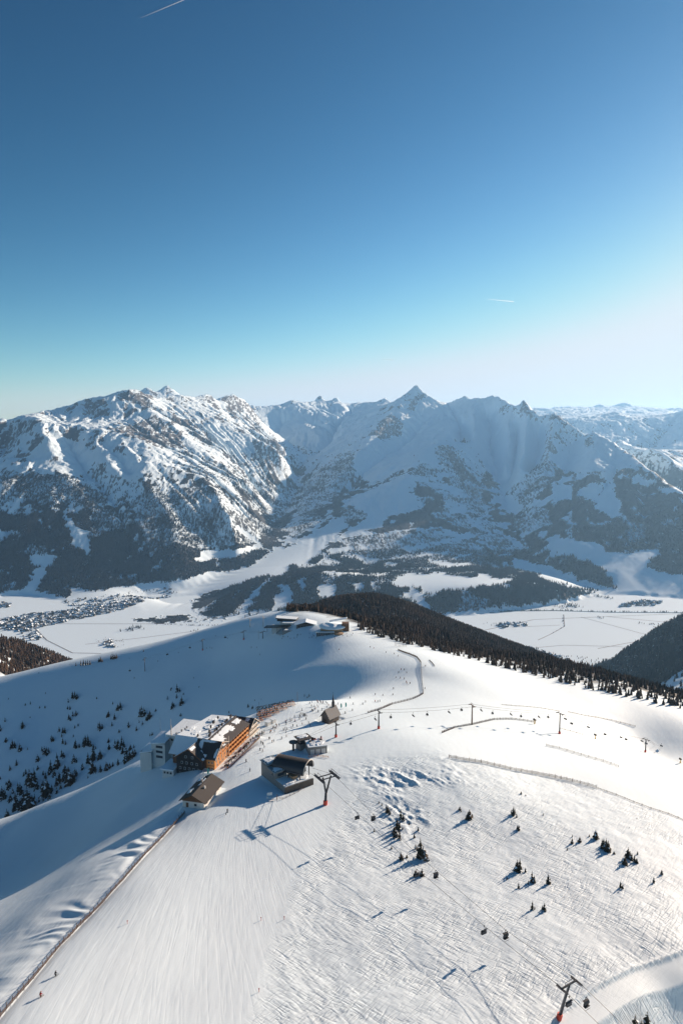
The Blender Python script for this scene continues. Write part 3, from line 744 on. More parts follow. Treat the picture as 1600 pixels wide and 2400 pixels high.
def pm(name, col, rough=.7, var=.0, scale=3.0, metal=0, bump=0, axis=None, spec=.4):
    m, t, b = newmat(name)
    b.inputs['Roughness'].default_value = rough; b.inputs['Metallic'].default_value = metal; b.inputs['Specular IOR Level'].default_value = spec
    if var or bump:
        tc = t.nodes.new('ShaderNodeTexCoord')
        v = tc.outputs['Object']
        if axis: v = vscale(t, v, axis)
        n = noise_(t, v, scale, 5, .6)
        if var:
            L(t, mix_(t, n, tuple(c*(1-var) for c in col), tuple(min(1, c*(1+var)) for c in col)), b.inputs['Base Color'])
        else: b.inputs['Base Color'].default_value = (*col, 1)
        if bump:
            bb = N(t, 'ShaderNodeBump', Strength=.6, Distance=bump); L(t, n, bb.inputs['Height']); L(t, bb.outputs[0], b.inputs['Normal'])
    else: b.inputs['Base Color'].default_value = (*col, 1)
    return m
M = dict(
 snow=pm('roof_snow', (.79,.88,.94), .6, .05, .6, bump=.15), dark=pm('dark_timber', (.030,.028,.030), .8, .35, 2, axis=(1,1,.3)),
 orange=pm('orange_larch', (.50,.22,.07), .65, .25, 2.5, axis=(1,1,.25)), brown=pm('brown_timber', (.15,.075,.04), .75, .3, 2, axis=(1,1,.3)),
 roof=pm('dark_roof', (.055,.050,.050), .7, .25, 1.5, bump=.05), roofb=pm('brown_shingle', (.038,.034,.033), .8, .35, 3, bump=.06),
 white=pm('white_render', (.62,.61,.58), .8, .06, .8), grey=pm('grey_render', (.56,.60,.60), .8, .1, .5), conc=pm('concrete', (.25,.24,.225), .85, .25, .8, bump=.03),
 glass=pm('window_glass', (.03,.04,.05), .15, spec=.8), steel=pm('galvanised_steel', (.30,.31,.33), .45, .15, 2, metal=.6), dsteel=pm('dark_steel', (.045,.047,.055), .5, .2, 2, metal=.3),
 red=pm('red_padding', (.62,.06,.03), .6, .15, 2), yellow=pm('yellow_paint', (.70,.42,.04), .5, .1, 2), teal=pm('teal_cloth', (.03,.36,.32), .8, .1, 2), wcloth=pm('white_cloth', (.8,.8,.78), .8),
 shingle=pm('weathered_shingle', (.25,.24,.23), .85, .3, 4, bump=.05), logw=pm('weathered_logs', (.13,.10,.08), .85, .35, 3, axis=(.3,.3,4), bump=.05),
 wood=pm('fence_wood', (.13,.085,.062), .85, .3, 2), frame=pm('pale_frame', (.55,.50,.44), .7), shut=pm('roof_blue', (.20,.26,.30), .6, .1, 2), awn=pm('tan_deck', (.34,.22,.13), .8, .2, 1),
 bark=pm('bark', (.06,.045,.035), .9, .3, 4), skin=pm('skin', (.55,.36,.27), .6), rope=pm('rope_steel', (.06,.06,.065), .5), red2=pm('red_parasol', (.45,.05,.04), .8),
)
def foliage(name, a, b_):
    m, t, b = newmat(name); oi = t.nodes.new('ShaderNodeObjectInfo'); g = geo(t)
    n = noise_(t, g.outputs['Position'], .9, 3, .6)
    f = math_(t, 'ADD', math_(t, 'MULTIPLY', oi.outputs['Random'], .5), math_(t, 'MULTIPLY', n, .5))
    L(t, mix_(t, f, a, b_), b.inputs['Base Color']); b.inputs['Roughness'].default_value = .8; b.inputs['Specular IOR Level'].default_value = .15
    return m
M['leaf'] = foliage('needles', (.020,.026,.018), (.066,.052,.035))
M['leafb'] = foliage('needles_brown', (.028,.026,.019), (.095,.062,.040))

# ------------------------------------------------------------------ conifers
def crown_mesh(seed, h, w, rows, per, skirt=.08, snow=0.0):
    r = random.Random(seed); V = []; Fs = []; mi = []
    for k in range(rows):
        f = k/(rows-1); z = h*(skirt+(1-skirt)*f*.97)
        rad = w*(1-f)**.85*(1+.25*math.sin(f*19+seed))+.10
        n = max(4, int(per*(1-f*.55)))
        a0 = r.random()*6.28
        for i in range(n):
            if r.random() < .10: continue
            a = a0+6.283*i/n+r.uniform(-.3, .3); L_ = rad*r.uniform(.65, 1.2); dr = L_*r.uniform(.30, .65)
            ca, sa = math.cos(a), math.sin(a); wd = .30*L_+.10; zz = z+r.uniform(-.25, .25)*h/rows
            b = len(V)
            V += [(0, 0, zz+.12*L_), (ca*L_*.55-sa*wd, sa*L_*.55+ca*wd, zz-dr*.45), (ca*L_, sa*L_, zz-dr), (ca*L_*.55+sa*wd, sa*L_*.55-ca*wd, zz-dr*.45), (ca*L_*.5, sa*L_*.5, zz-dr*.1)]
            Fs += [(b, b+1, b+4), (b+1, b+2, b+4), (b+2, b+3, b+4), (b+3, b, b+4)]
            s_ = 1 if r.random() < snow else 0
            mi += [s_]*4
    b = len(V); V += [(.06, 0, h*.93), (-.03, .05, h*.93), (-.03, -.05, h*.93), (0, 0, h*1.03)]; Fs += [(b, b+1, b+3), (b+1, b+2, b+3), (b+2, b, b+3)]; mi += [0]*3
    return V, Fs, mi
def conifer(name, seed, h, w, rows, per, leaf, snow=0.10, cat='tree'):
    root = empty(name, (0, 0, -500)); root['category'] = cat
    tb = MB().tube([(0,0,-.8),(0,0,h*.35),(0,0,h*.9)], [h*.022+.05, h*.016+.03, .02], 6).build('trunk', M['bark'], root)
    V, Fs, mi = crown_mesh(seed, h, w, rows, per, snow=snow)
    mb = MB(); mb.v = V; mb.f = Fs; mb.m = mi; mb.build('crown', [leaf, M['snow']], root)
    return reg(root)
CON = [conifer('spruce_tree', s, h, w, rows, per, lf) for s, h, w, rows, per, lf in
       ((3, 7, 1.55, 15, 12, M['leaf']), (8, 7, 1.2, 16, 10, M['leaf']), (15, 7, 1.9, 13, 12, M['leafb']), (21, 7, 1.35, 14, 11, M['leafb']), (33, 7, 2.2, 10, 12, M['leaf']))]
CON[4]['label'] = 'broad low spruce at the bottom right corner'
rt = random.Random(5)
def tree_at(px, py, hpx, label, group, v=None, lo=60):
    g_ = onhill(px, py, lo=lo)
    if g_ is None: return
    d = g_[1]*CP-g_[2]*SP; h = hpx*d/F
    v = rt.randrange(4) if v is None else v
    wd = rt.uniform(1.0, 1.4)*h/7
    place(CON[v], USED, (g_[0], g_[1], g_[2]-.1), rt.uniform(0, 6.28), (wd, wd, h/7), label, group, rx=rt.uniform(-.03,.03), ry=rt.uniform(-.03,.03))
    if lo == 60 and hpx > 24 and py < 2390:
        for _ in range(1):
            dx, dy = rt.uniform(-2.6, 2.6), rt.uniform(-2.0, 2.0); k = rt.uniform(.22, .5)
            place(CON[rt.randrange(4)], USED, (g_[0]+dx, g_[1]+dy, gz(g_[0]+dx, g_[1]+dy)-.1), rt.uniform(0, 6.28), (wd*k*1.25, wd*k*1.25, h/7*k), label, group)
def zz(x0, y0, k, pts): return [(x0+a/k, y0+b/k, c/k) for a, b, c in pts]
# foreground trees (x, base y, height) read from the picture in enlarged coordinates
CL = [
 ('dark spruce in the largest slope clump', 'spruces in the largest foreground clump', zz(800,1500,1.96,[(212,790,32),(222,800,20),(272,820,48),(283,830,40),(255,865,52),(265,872,45),(243,890,40),(252,905,38),(266,915,44),(205,775,22),(310,850,18),(335,908,28),(352,875,20),(340,960,26),(362,1000,92),(375,1005,60),(384,1010,45),(350,965,30),(272,1008,40),(280,1010,26),(395,1015,26),(185,760,14),(172,750,12),(300,1000,18),(368,1085,38),(340,1085,34),(150,880,16),(230,960,16)])),
 ('dark spruce just above the largest clump', 'spruce pair above the clump', zz(800,1500,1.96,[(542,782,22),(586,822,46),(578,820,34),(548,790,14)])),
 ('dark spruce mid slope', 'thin spruces mid slope', zz(800,1500,1.96,[(788,806,45),(795,800,30),(780,800,24),(812,875,30),(806,870,22),(824,708,14),(845,716,8),(925,805,12)])),
 ('dark spruce centre right of the slope', 'spruces centre right', zz(800,1500,1.96,[(806,1062,58),(817,1066,66),(798,1060,40),(872,1110,52),(882,1115,38),(760,1100,14),(812,1140,28),(948,1120,52),(956,1118,30),(875,1240,46),(930,1245,40),(922,1240,24)])),
 ('dark spruce in the right hand line', 'spruces in the right hand line', zz(800,1500,1.96,[(1058,935,28),(1092,930,30),(1035,966,18),(1164,912,44),(1172,915,30),(1195,945,34),(1212,960,50),(1222,972,52),(1228,970,36),(1202,950,40),(1058,905,14)])),
 ('dark spruce near the right edge', 'spruces near the right edge', zz(800,1500,1.96,[(1313,1000,50),(1322,1008,42),(1330,1012,36),(1343,1020,38),(1354,1025,26),(1298,1030,42),(1358,985,18),(1280,1138,34),(1290,1142,24),(1432,1115,32),(1468,1078,28),(1355,822,8),(1322,862,6)])),
 ('dark spruce at the bottom right corner', 'spruces at the bottom right corner', [(1513,2424,56),(1500,2430,40),(1530,2430,36)]),
]
g0 = PZ(1486, 2425, -187); place(CON[4], USED, g0, 0, 1.0)
for lab, grp, pts in CL:
    for (x, y, h) in pts: tree_at(x, y, h*1.08, lab, grp)
# trees in the shaded bowl, read from the enlarged picture (k = 1.96, origin 0,1400)
BOWL = [(40,468,8),(118,495,10),(141,490,14),(183,508,10),(210,442,8),(208,508,12),(315,482,20),(323,514,18),(312,512,14),(335,462,30),(345,464,32),(355,464,22),(445,466,10),(519,490,12),(543,515,26),(555,512,32),(500,545,24),(495,548,18),(527,560,26),(515,590,18),(106,598,30),(100,592,16),(25,570,18),(3,612,30),(30,662,20),(60,688,34),(70,690,28),(52,695,24),(93,702,30),(92,700,24),(77,770,26),(48,794,24),(128,700,12),(140,552,6),
 (318,560,24),(335,545,22),(350,540,20),(325,565,18),(345,600,14),(360,590,12),(273,615,22),(290,620,24),(300,622,26),(285,640,18),(238,655,24),(245,658,20),(290,670,24),(302,675,20),(338,640,12),(205,715,30),(215,722,34),(225,715,24),(195,705,22),(174,750,28),(180,748,20),(265,770,52),(262,780,44),(285,730,30),(295,735,24),(350,690,38),(345,690,26),(395,680,46),(405,678,44),(385,680,34),(418,684,28),(430,690,16),(440,695,14),(340,755,34),(352,758,24),(365,690,20),(380,790,30),(405,760,44),(418,765,36),(430,745,64),(426,800,48),(440,805,34),(462,738,36),(458,735,24),(463,802,34),(489,795,38),(495,790,30),(505,785,26),(520,775,20),(543,770,30),
 (460,608,34),(452,600,26),(470,602,24),(548,620,16),(592,596,26),(628,612,22),(655,585,18),(640,575,12),(645,544,38),(652,545,46),(662,542,34),(680,560,28),(690,552,30),(674,562,20),(716,522,12),(793,510,32),(800,500,16),(835,492,36),(830,490,22),(815,432,32),(826,434,20),(812,462,20),(785,428,12),(770,468,16),(843,446,10),(788,420,8),(500,665,20),(502,698,26),(530,690,36),(540,695,40),(552,700,30),(545,672,20),(560,680,30),(570,690,34),(580,715,30),(565,715,24),(575,760,40),(585,750,44),(598,742,38),(610,735,34),(620,722,28),(560,655,20),(600,700,24),(616,690,16),(690,635,12),(700,632,14),
 (235,800,50),(228,812,34),(250,820,36),(210,830,28),(200,815,22),(275,850,50),(262,865,44),(290,845,34),(300,830,44),(310,850,56),(322,855,60),(334,850,46),(345,825,40),(352,815,24),(300,800,30),(315,800,24),(175,790,20),(160,860,70),(150,870,60),(140,850,56),(128,845,34),(170,880,44),(120,810,24),(110,820,20),(215,905,72),(205,910,64),(225,900,50),(196,880,36),(240,890,30),(228,925,34),(262,900,30),(280,880,24),(45,865,30),(40,880,36),(60,900,24),(30,860,16),(95,905,50),(85,890,40),(12,925,52),(22,925,44),(5,930,34),(50,935,30),(75,960,60),(85,975,50),(95,970,44),(65,980,34),(130,970,88),(140,975,76),(120,965,56),(150,960,50),(160,945,40),(112,935,40),(35,1018,44),(40,1015,34),(28,1010,22),(100,980,30),(180,940,20),(405,830,12),(400,905,12),(3,835,14),(200,935,20),
 (1140,505,16),(1138,500,10),(1160,510,14),(1170,475,8),(1200,470,6),(1398,455,12),(1412,462,12),(1420,455,14),(1052,530,10),(832,545,14),(826,545,10),(915,413,6),(890,372,5),(617,372,5)]
for i, (x, y, h) in enumerate(BOWL):
    X, Y_ = x/1.96, 1400+y/1.96
    reg_ = 'lower left of the bowl' if X < 130 and Y_ > 1800 else 'upper slope of the bowl' if Y_ < 1690 else 'middle of the shaded bowl'
    tree_at(X, Y_, h/1.96*1.18, 'dark spruce, '+reg_, 'spruces scattered over the '+reg_, lo=480)
# ------------------------------------------------------------------ buildings
def root_at(name, ox, oy, th, z0, label, cat, group=None):
    return empty(name, (ox, oy, z0), math.pi/2-R(th), label, cat, group)   # local x runs away along the heading, local y to its left
def hexa(mb, P8, mi=0):   # 4 bottom + 4 top, counter-clockwise
    return mb.add(P8, [(0,3,2,1),(4,5,6,7),(0,1,5,4),(1,2,6,5),(2,3,7,6),(3,0,4,7)], mi)
def prism(mb, a, b, z0, z1, mi=0):
    (x0, y0), (x1, y1) = a, b
    return hexa(mb, [(x0,y0,z0),(x1,y0,z0),(x1,y1,z0),(x0,y1,z0),(x0,y0,z1),(x1,y0,z1),(x1,y1,z1),(x0,y1,z1)], mi)
def slab(mb, q, t, mi=0):
    """roof plane: 4 corners, thickness t downwards"""
    lo = [(x, y, z-t) for x, y, z in q]
    return hexa(mb, lo+list(q), mi)
def window(root, c, w, h, face, M_=None, name='window', dark=None):
    """face: 'x-','x+','y-','y+' outward"""
    mb = MB(); t = .14
    d = {'x-': (-1, 0), 'x+': (1, 0), 'y-': (0, -1), 'y+': (0, 1)}[face]
    sx_, sy_ = (t, w) if d[0] else (w, t)
    o = MB().box((c[0]+d[0]*.02, c[1]+d[1]*.02, c[2]), (sx_, sy_, h)).build(name, M_ or M['frame'], root)
    px_, py_ = (t, w-.24) if d[0] else (w-.24, t)
    MB().box((c[0]+d[0]*.05, c[1]+d[1]*.05, c[2]), (px_, py_, h-.24)).build('pane', M['glass'], o)
    return o
def snowpatch(mb, x0, y0, x1, y1, zf, t=.22, seed=0, n=12, mi=0):
    """irregular blanket of snow lying on a surface z = zf(x, y)"""
    r = random.Random(seed); cx, cy_ = (x0+x1)/2, (y0+y1)/2; V = []; ring = []
    for i in range(n*2):
        a = 2*math.pi*i/(n*2); k = r.uniform(.62, 1.0)
        sq = 1/max(abs(math.cos(a)), abs(math.sin(a))); sq = 1+(sq-1)*.75
        ring.append((cx+(x1-x0)/2*math.cos(a)*sq*k, cy_+(y1-y0)/2*math.sin(a)*sq*k))
    m = len(ring)
    for s_, h in ((1.0, .01), (.93, t*.5), (.5, t*.6)):
        for x, y in ring:
            X = cx+(x-cx)*s_; Y = cy_+(y-cy_)*s_; V.append((X, Y, zf(X, Y)+h))
    V.append((cx, cy_, zf(cx, cy_)+t)); Fs = []
    for k in range(2):
        for i in range(m): j = (i+1) % m; Fs.append((k*m+i, k*m+j, (k+1)*m+j, (k+1)*m+i))
    Fs += [(2*m+i, 2*m+(i+1) % m, 3*m) for i in range(m)]
    return mb.add(V, Fs, mi)
def pad_px(root, x0, y0, x1, y1, z, w=4):
    c, s = math.cos(root.rotation_euler.z), math.sin(root.rotation_euler.z); ox, oy = root.location[:2]
    PADS.append(([(ox+x*c-y*s, oy+x*s+y*c) for x, y in ((x0,y0),(x1,y0),(x1,y1),(x0,y1))], z, w))

# --- the mountain hotel
hz0 = -187.5
HT = root_at('mountain_hotel', -73, 376, 17, hz0, 'large timber mountain hotel with snow covered roofs and bright orange larch balconies', 'hotel')
pad_px(HT, -2, -6, 46, 4, hz0-.8, 7)
wl = MB(); prism(wl, (0, 5.0), (46, 27), -14, 6.0); hexa(wl, [(0,5,6),(8,5,6),(8,27,6),(0,27,6),(7.8,5,12.1),(8,5,12.1),(8,27,12.1),(7.8,27,12.1)])
prism(wl, (8, 5.0), (46, 24), 6.0, 10.9)
wl.build('wall', M['brown'], HT)
tf = MB(); prism(tf, (0, 0), (17, 5.0), -6, 6.0)
tf.add([(.0,0,6),(17,0,6),(17,0,8.3),(8,0,12.2),(.0,5,6),(17,5,6),(17,5,8.3),(8,5,12.2)], [(0,1,2,3),(4,7,6,5),(0,3,7,4),(3,2,6,7),(2,1,5,6)])
tf.build('timber_front', M['orange'], HT)
# steep front roof: snow on the west half, dark on the east
fr = MB(); slab(fr, [(-1.0,-1.0,5.6),(8,-1.0,12.9),(8,29,12.9),(-1.0,29,5.6)], .35, 0)
fr.build('front_roof', M['roof'], HT)
fs = MB(); slab(fs, [(-1.05,13.5,5.78),(8.1,14.8,13.2),(8.1,29.2,13.2),(-1.05,29.2,5.78)], .2, 0)
zf = lambda x, y: 5.62+(x+1)*.811
snowpatch(fs, 3.2, 9.6, 7.9, 12.8, zf, .15, 2); snowpatch(fs, -.9, -.8, 5.0, .9, zf, .12, 4); snowpatch(fs, -.8, 5.0, 1.2, 8.5, zf, .15, 6); snowpatch(fs, 6.6, 1.0, 8.0, 13.5, zf, .14, 8); snowpatch(fs, -.6, 9.5, 3.2, 11.4, zf, .16, 9)
fs.build('roof_snow', M['snow'], HT)
# long roofs behind
br = MB(); slab(br, [(8,8.0,12.6),(46,8.0,11.4),(46,25.5,10.6),(8,29,12.6)], .5); br.build('long_roof', M['roof'], HT)
bs = MB(); slab(bs, [(8.15,8.3,13.05),(45.8,8.3,11.9),(45.8,25.6,11.1),(8.15,29.1,13.05)], .42)
for i, (x, y) in enumerate(((15, 20), (25, 17), (36, 20), (40, 14), (20, 26))): snowpatch(bs, x-4, y-2.5, x+4, y+2.5, lambda X, Y: 13.05-(X-8)*.03-.02, .35, 20+i)
bs.build('roof_snow', M['snow'], HT)
er = MB(); slab(er, [(8,-1.6,9.3),(45,-1.6,8.9),(45,8,12.0),(8,8,12.6)], .4); er.build('side_roof', M['roof'], HT)
ze = lambda X, Y: 9.3+(Y+1.6)*.335-(X-8)*.013
es = MB(); snowpatch(es, 8.0, 0.5, 19.5, 8.3, ze, .2, 41); snowpatch(es, 15, 3.4, 36, 8.4, ze, .2, 42); snowpatch(es, 27, 2.2, 33, 4.6, ze, .25, 43); snowpatch(es, 36, 3, 45, 8, ze, .3, 44); snowpatch(es, 9, -1.3, 13, 0.5, ze, .15, 45)
es.build('roof_snow', M['snow'], HT)
# parapet, chimneys, vents, along the joint of the two roofs
pp = MB(); pp.box((27, 8.1, 12.6), (37, .35, .9)); pp.build('parapet', M['dark'], HT)
rc = random.Random(12)
for i in range(15):
    x = 10+i*2.35+rc.uniform(-.6, .6); y = 9+rc.uniform(-.2, 1.8) if i % 3 else rc.uniform(12, 18)
    m_ = MB().box((x, y, 13.4), (rc.uniform(.7, 1.5), rc.uniform(.6, 1.2), rc.uniform(.9, 1.7)))
    m_.box((x, y, 14.3), (.9, .8, .12)); o = m_.build('chimney', M['dark'], HT)
# east wing wall and its balconies
ew = MB(); prism(ew, (17, 2.2), (45, 5.0), -6, 8.9); ew.build('wing_wall', M['brown'], HT)
for k, z in enumerate((-.1, 2.75, 5.6)):
    bb = MB(); bb.box((31, .75, z), (28, 3.0, .22)); bb.box((31, -.72, z+.62), (28, .10, .95)); bb.build('balcony', M['orange'], HT)
for i in range(9):
    MB().box((17.3+i*3.43, -.75, 2.4), (.26, .26, 12.6)).build('post', M['orange'], HT)
    if i < 8:
        MB().box((19.0+i*3.43, 1.3, 2.4), (.14, 2.6, 11.5)).build('partition', M['orange'], HT)
for i in range(8):
    for z in (.9, 3.9, 6.9): window(HT, (19.0+i*3.43, 2.2, z), 2.1, 2.0, 'y-')
# orange front: verandah posts under the raking roof edge, windows
for i in range(6): MB().box((1.3+i*3.1, -.8, 3.0+min(i, 2.4)*1.55), (.22, .22, 5.6+min(i, 2.4)*3.0 if i < 3 else 11.5)).build('post', M['frame'], HT)
for z in (6.1,):
    MB().box((9, -.5, z), (16.6, 1.1, .25)).build('balcony', M['orange'], HT)
MB().bar((-1.0,-1.1,5.45), (8.2,-1.1,12.75), .3, .35).build('bargeboard', M['frame'], HT)
MB().bar((8.2,-1.1,12.6), (17.5,-1.1,8.9), .3, .35).build('bargeboard', M['frame'], HT)
for x, z in ((2.2, 3.6), (5.4, 3.6), (9, 3.6), (12.5, 3.6), (15.2, 3.6), (3.5, .6), (7.2, .6), (10.8, .6), (14.4, .6), (7, 8.0), (10, 8.0), (13, 7.4)): window(HT, (x, 0, z), 1.15, 1.5, 'y-')
for y, z in ((1.4, 3.2), (3.4, 3.2), (1.4, -.2), (3.4, -.2)): window(HT, (0, y, z), 1.0, 1.3, 'x-')
MB().box((-.05, 2.4, 1.45), (.16, 4.9, .3)).build('trim', M['brown'], HT)
# dark gabled house in front
g2 = MB(); prism(g2, (-3.5, 6.2), (7.6, 22.5), -12, 6.2)
g2.add([(-3.5,6.2,6.2),(-3.5,22.5,6.2),(-3.5,14.3,11.3),(4,6.2,6.2),(4,22.5,6.2),(4,14.3,11.3)], [(0,2,1),(3,4,5),(0,3,5,2),(1,2,5,4)])
g2.build('gable_wall', M['dark'], HT)
gr = MB(); slab(gr, [(-4.6,4.9,5.5),(-4.6,14.35,11.75),(7.6,14.35,11.75),(7.6,4.9,5.5)], .3); slab(gr, [(-4.6,14.35,11.75),(-4.6,23.8,5.5),(7.6,23.8,5.5),(7.6,14.35,11.75)], .3)
gr.build('gable_roof', M['roof'], HT)
gsn = MB(); slab(gsn, [(-4.4,14.5,11.85),(-4.4,23.9,5.65),(7.0,23.9,5.65),(7.0,14.5,11.85)], .15)
zg = lambda X, Y: 5.52+(Y-4.9)*.661
snowpatch(gsn, -4.4, 12.3, 2, 14.2, zg, .15, 51); snowpatch(gsn, 1.0, 6.0, 4.5, 10, zg, .15, 52); snowpatch(gsn, -4.4, 5.0, -1.5, 6.4, zg, .15, 53)
gsn.build('roof_snow', M['snow'], HT)
for y0, y1, z0, z1 in ((4.9, 14.35, 5.4, 11.65), (23.8, 14.35, 5.4, 11.65)): MB().bar((-4.7, y0, z0), (-4.7, y1, z1), .16, .5).build('bargeboard', M['brown'], HT)
for z, ys in ((-4.0, (8.5, 11.5, 14.3, 17.2, 20.2)), (-.6, (8.5, 11.5, 14.3, 17.2, 20.2)), (2.8, (9.5, 12.6, 16, 19)), (6.4, (12.2, 16.4))):
    for y in ys: window(HT, (-3.5, y, z), 1.3, 1.5, 'x-', M['white'])
# snowy annex with low stone base
an = MB(); prism(an, (-6, 23.2), (4, 30.5), -14, -1.6); an.build('annex', M['grey'], HT)
for y in (25, 27, 29): window(HT, (-6, y, -3.6), 1.2, 1.2, 'x-', M['dsteel'])
asn = MB(); slab(asn, [(-7.6,22.6,-.6),(4.2,22.6,-.1),(4.2,31.2,-.1),(-7.6,31.2,-.8)], .55); asn.build('roof_snow', M['snow'], HT)
# west wings in grey render
gw = MB(); prism(gw, (24, 29.5), (46, 46), -16, 4.2); gw.build('west_wing', M['grey'], HT)
gs = MB(); slab(gs, [(23.5,29,4.7),(46.5,29,5.6),(46.5,46.5,5.6),(23.5,46.5,4.7)], .5); gs.build('roof_snow', M['snow'], HT)
ga = MB(); prism(ga, (18, 43.5), (30, 53), -18, 0.6); ga.build('west_wing', M['grey'], HT)
gas = MB(); slab(gas, [(17.3,43.0,2.2),(30.5,43.0,4.4),(30.5,53.6,3.0),(17.3,53.6,0.6)], .4); gas.build('roof_snow', M['snow'], HT)
gc = MB(); prism(gc, (16, 52), (28, 60), -20, -5.0); gc.build('west_wing', M['grey'], HT)
gcs = MB(); slab(gcs, [(15.4,51.5,-3.4),(28.5,51.5,-1.2),(28.5,60.5,-3.8),(15.4,60.5,-5.6)], .4); gcs.build('roof_snow', M['snow'], HT)
for z in (-1.4, -4.6, -7.8): window(HT, (18, 47.5, z), 4.6, 1.5, 'x-', M['dsteel'])
for y in (33, 36, 39, 42): window(HT, (24, y, 1.4), 1.6, 1.5, 'x-', M['dsteel'])
MB().tube([(20, 40, 6), (20, 40, 17)], [.16, .07], 6).tube([(20, 40, 6), (20, 40, 12.5)], .28, 6).build('antenna', M['frame'], HT)
MB().tube([(27, 52, 5), (27, 52, 13)], [.10, .05], 5).build('antenna', M['steel'], HT)
# roof litter: pipes and a satellite dish on the west wing
for i in range(5): MB().box((22+i*2.6, 37+rc.uniform(-2, 2), 6.9), (.8, .8, 1.1)).build('vent', M['steel'], HT)

# --- sun deck along the hotel front
dk = root_at('sun_deck', -73, 376, 17, hz0, 'long snowy sun deck with timber railing along the orange hotel front', 'deck')
d1 = MB(); prism(d1, (-3, -7.5), (47, -1.2), -4.0, -1.0); d1.build('platform', M['brown'], dk)
d2 = MB(); slab(d2, [(-2.8,-7.3,-.72),(46.8,-7.3,-.72),(46.8,-1.3,-.72),(-2.8,-1.3,-.72)], .22); d2.build('deck_snow', M['snow'], dk)
for i in range(17): MB().box((-3+i*3.12, -7.6, -.3), (.16, .16, 1.7)).build('post', M['wood'], dk)
d3 = MB(); d3.box((22, -7.6, .45), (50, .12, .14)); d3.box((22, -7.6, -.35), (50, .08, .9)); d3.build('railing', M['wood'], dk)
for i, (x, y, w_) in enumerate(((6,-4,2.2),(12,-3.4,2.6),(18,-4.2,2.2),(25,-3.6,2.4),(31,-4.2,2.4),(37,-3.8,2.6))):
    pr = root_at('deck_table', *(HT.matrix_basis @ Vector((x, y, 0))).xy, 17, hz0-.75, 'dark covered table on the deck', 'table', 'tables on the hotel deck')
    MB().box((0, 0, .75), (w_, 1.1, .12)).build('table_top', M['dark'], pr); MB().box((-w_*.35, 0, .37), (.1, .8, .7)).build('leg', M['dark'], pr); MB().box((w_*.35, 0, .37), (.1, .8, .7)).build('leg', M['dark'], pr)

# --- balconied chalet beyond the hotel
CH = root_at('chalet', -61, 427, 17, -192.3, 'chalet with dark snow-patched roof and pale balconied gable between hotel and beer garden', 'chalet')
cw = MB(); prism(cw, (0, 0), (15, 16), -6, 5.5); cw.add([(0,0,5.5),(15,0,5.5),(7.5,0,10.4),(0,16,5.5),(15,16,5.5),(7.5,16,10.4)], [(0,1,2),(4,3,5),(0,2,5,3),(1,4,5,2)]); cw.build('wall', M['white'], CH)
cr = MB(); slab(cr, [(-1.6,-1.8,4.7),(7.5,-1.8,10.8),(7.5,17.5,10.8),(-1.6,17.5,4.7)], .35); slab(cr, [(7.5,-1.8,10.8),(16.6,-1.8,4.7),(16.6,17.5,4.7),(7.5,17.5,10.8)], .35); cr.build('roof', M['roof'], CH)
csn = MB(); zc = lambda X, Y: 4.72+(X+1.6)*.67
snowpatch(csn, 1, 9, 7.2, 16.5, zc, .25, 61); snowpatch(csn, -1, 2, 2.4, 6, zc, .2, 62); snowpatch(csn, 4.8, 1.2, 7.4, 4.5, zc, .2, 63); csn.build('roof_snow', M['snow'], CH)
for z, h in ((.2, 0), (3.1, 0), (5.9, 1)):
    a, b_ = (-.5, 15.5) if not h else (3, 12)
    m_ = MB(); m_.box(((a+b_)/2, -.85, z), (b_-a, 1.7, .2)); m_.box(((a+b_)/2, -1.66, z+.55), (b_-a, .1, .9)); m_.build('balcony', M['frame'], CH)
for i in range(5): MB().box((.2+i*3.65, -1.6, 2.6), (.2, .2, 6.5)).build('post', M['brown'], CH)
for x in (2.2, 5.6, 9.2, 12.8):
    for z in (1.6, 4.5): window(CH, (x, 0, z), 1.4, 1.6, 'y-', M['brown'])
for y in (3, 7, 11): window(CH, (0, y, 1.6), 1.2, 1.4, 'x-', M['brown'])
for y0, x0, x1 in ((-1.9, -1.7, 7.5), (-1.9, 16.7, 7.5)): MB().bar((x0, y0, 4.6), (x1, y0, 10.75), .15, .4).build('bargeboard', M['frame'], CH)
pad_px(CH, -3, -3, 18, 18, -192.6, 4)

# --- white house with the dark roof
WH = root_at('white_house', -67.5, 319.2, 14, -180.0, 'small white-walled house with dark brown gable roof standing alone below the hotel', 'house')
pad_px(WH, 0, 0, 20.5, 11.5, -180.3, 3)
w1 = MB(); prism(w1, (0, 0), (20.5, 11.5), -3, 3.7); w1.build('wall', M['white'], WH)
w2 = MB(); w2.add([(.0,0,3.7),(0,11.5,3.7),(0,5.75,6.6),(20.5,0,3.7),(20.5,11.5,3.7),(20.5,5.75,6.6)], [(0,2,1),(3,4,5),(0,3,5,2),(1,2,5,4)]); w2.build('timber_gable', M['brown'], WH)
w2b = MB(); w2b.box((-.06, 5.75, 3.55), (.14, 11.6, 1.1)); w2b.build('cladding', M['brown'], WH)
w3 = MB(); slab(w3, [(-1.5,-1.4,3.45),(21.7,-1.4,3.45),(21.7,5.75,7.1),(-1.5,5.75,7.1)], .28); w3.build('roof', M['roofb'], WH)
w4 = MB(); slab(w4, [(-1.5,5.75,7.1),(21.7,5.75,7.1),(21.7,12.9,3.45),(-1.5,12.9,3.45)], .28); w4.build('roof', M['roofb'], WH)
w5 = MB(); zw = lambda X, Y: 7.1-(Y-5.75)*.474
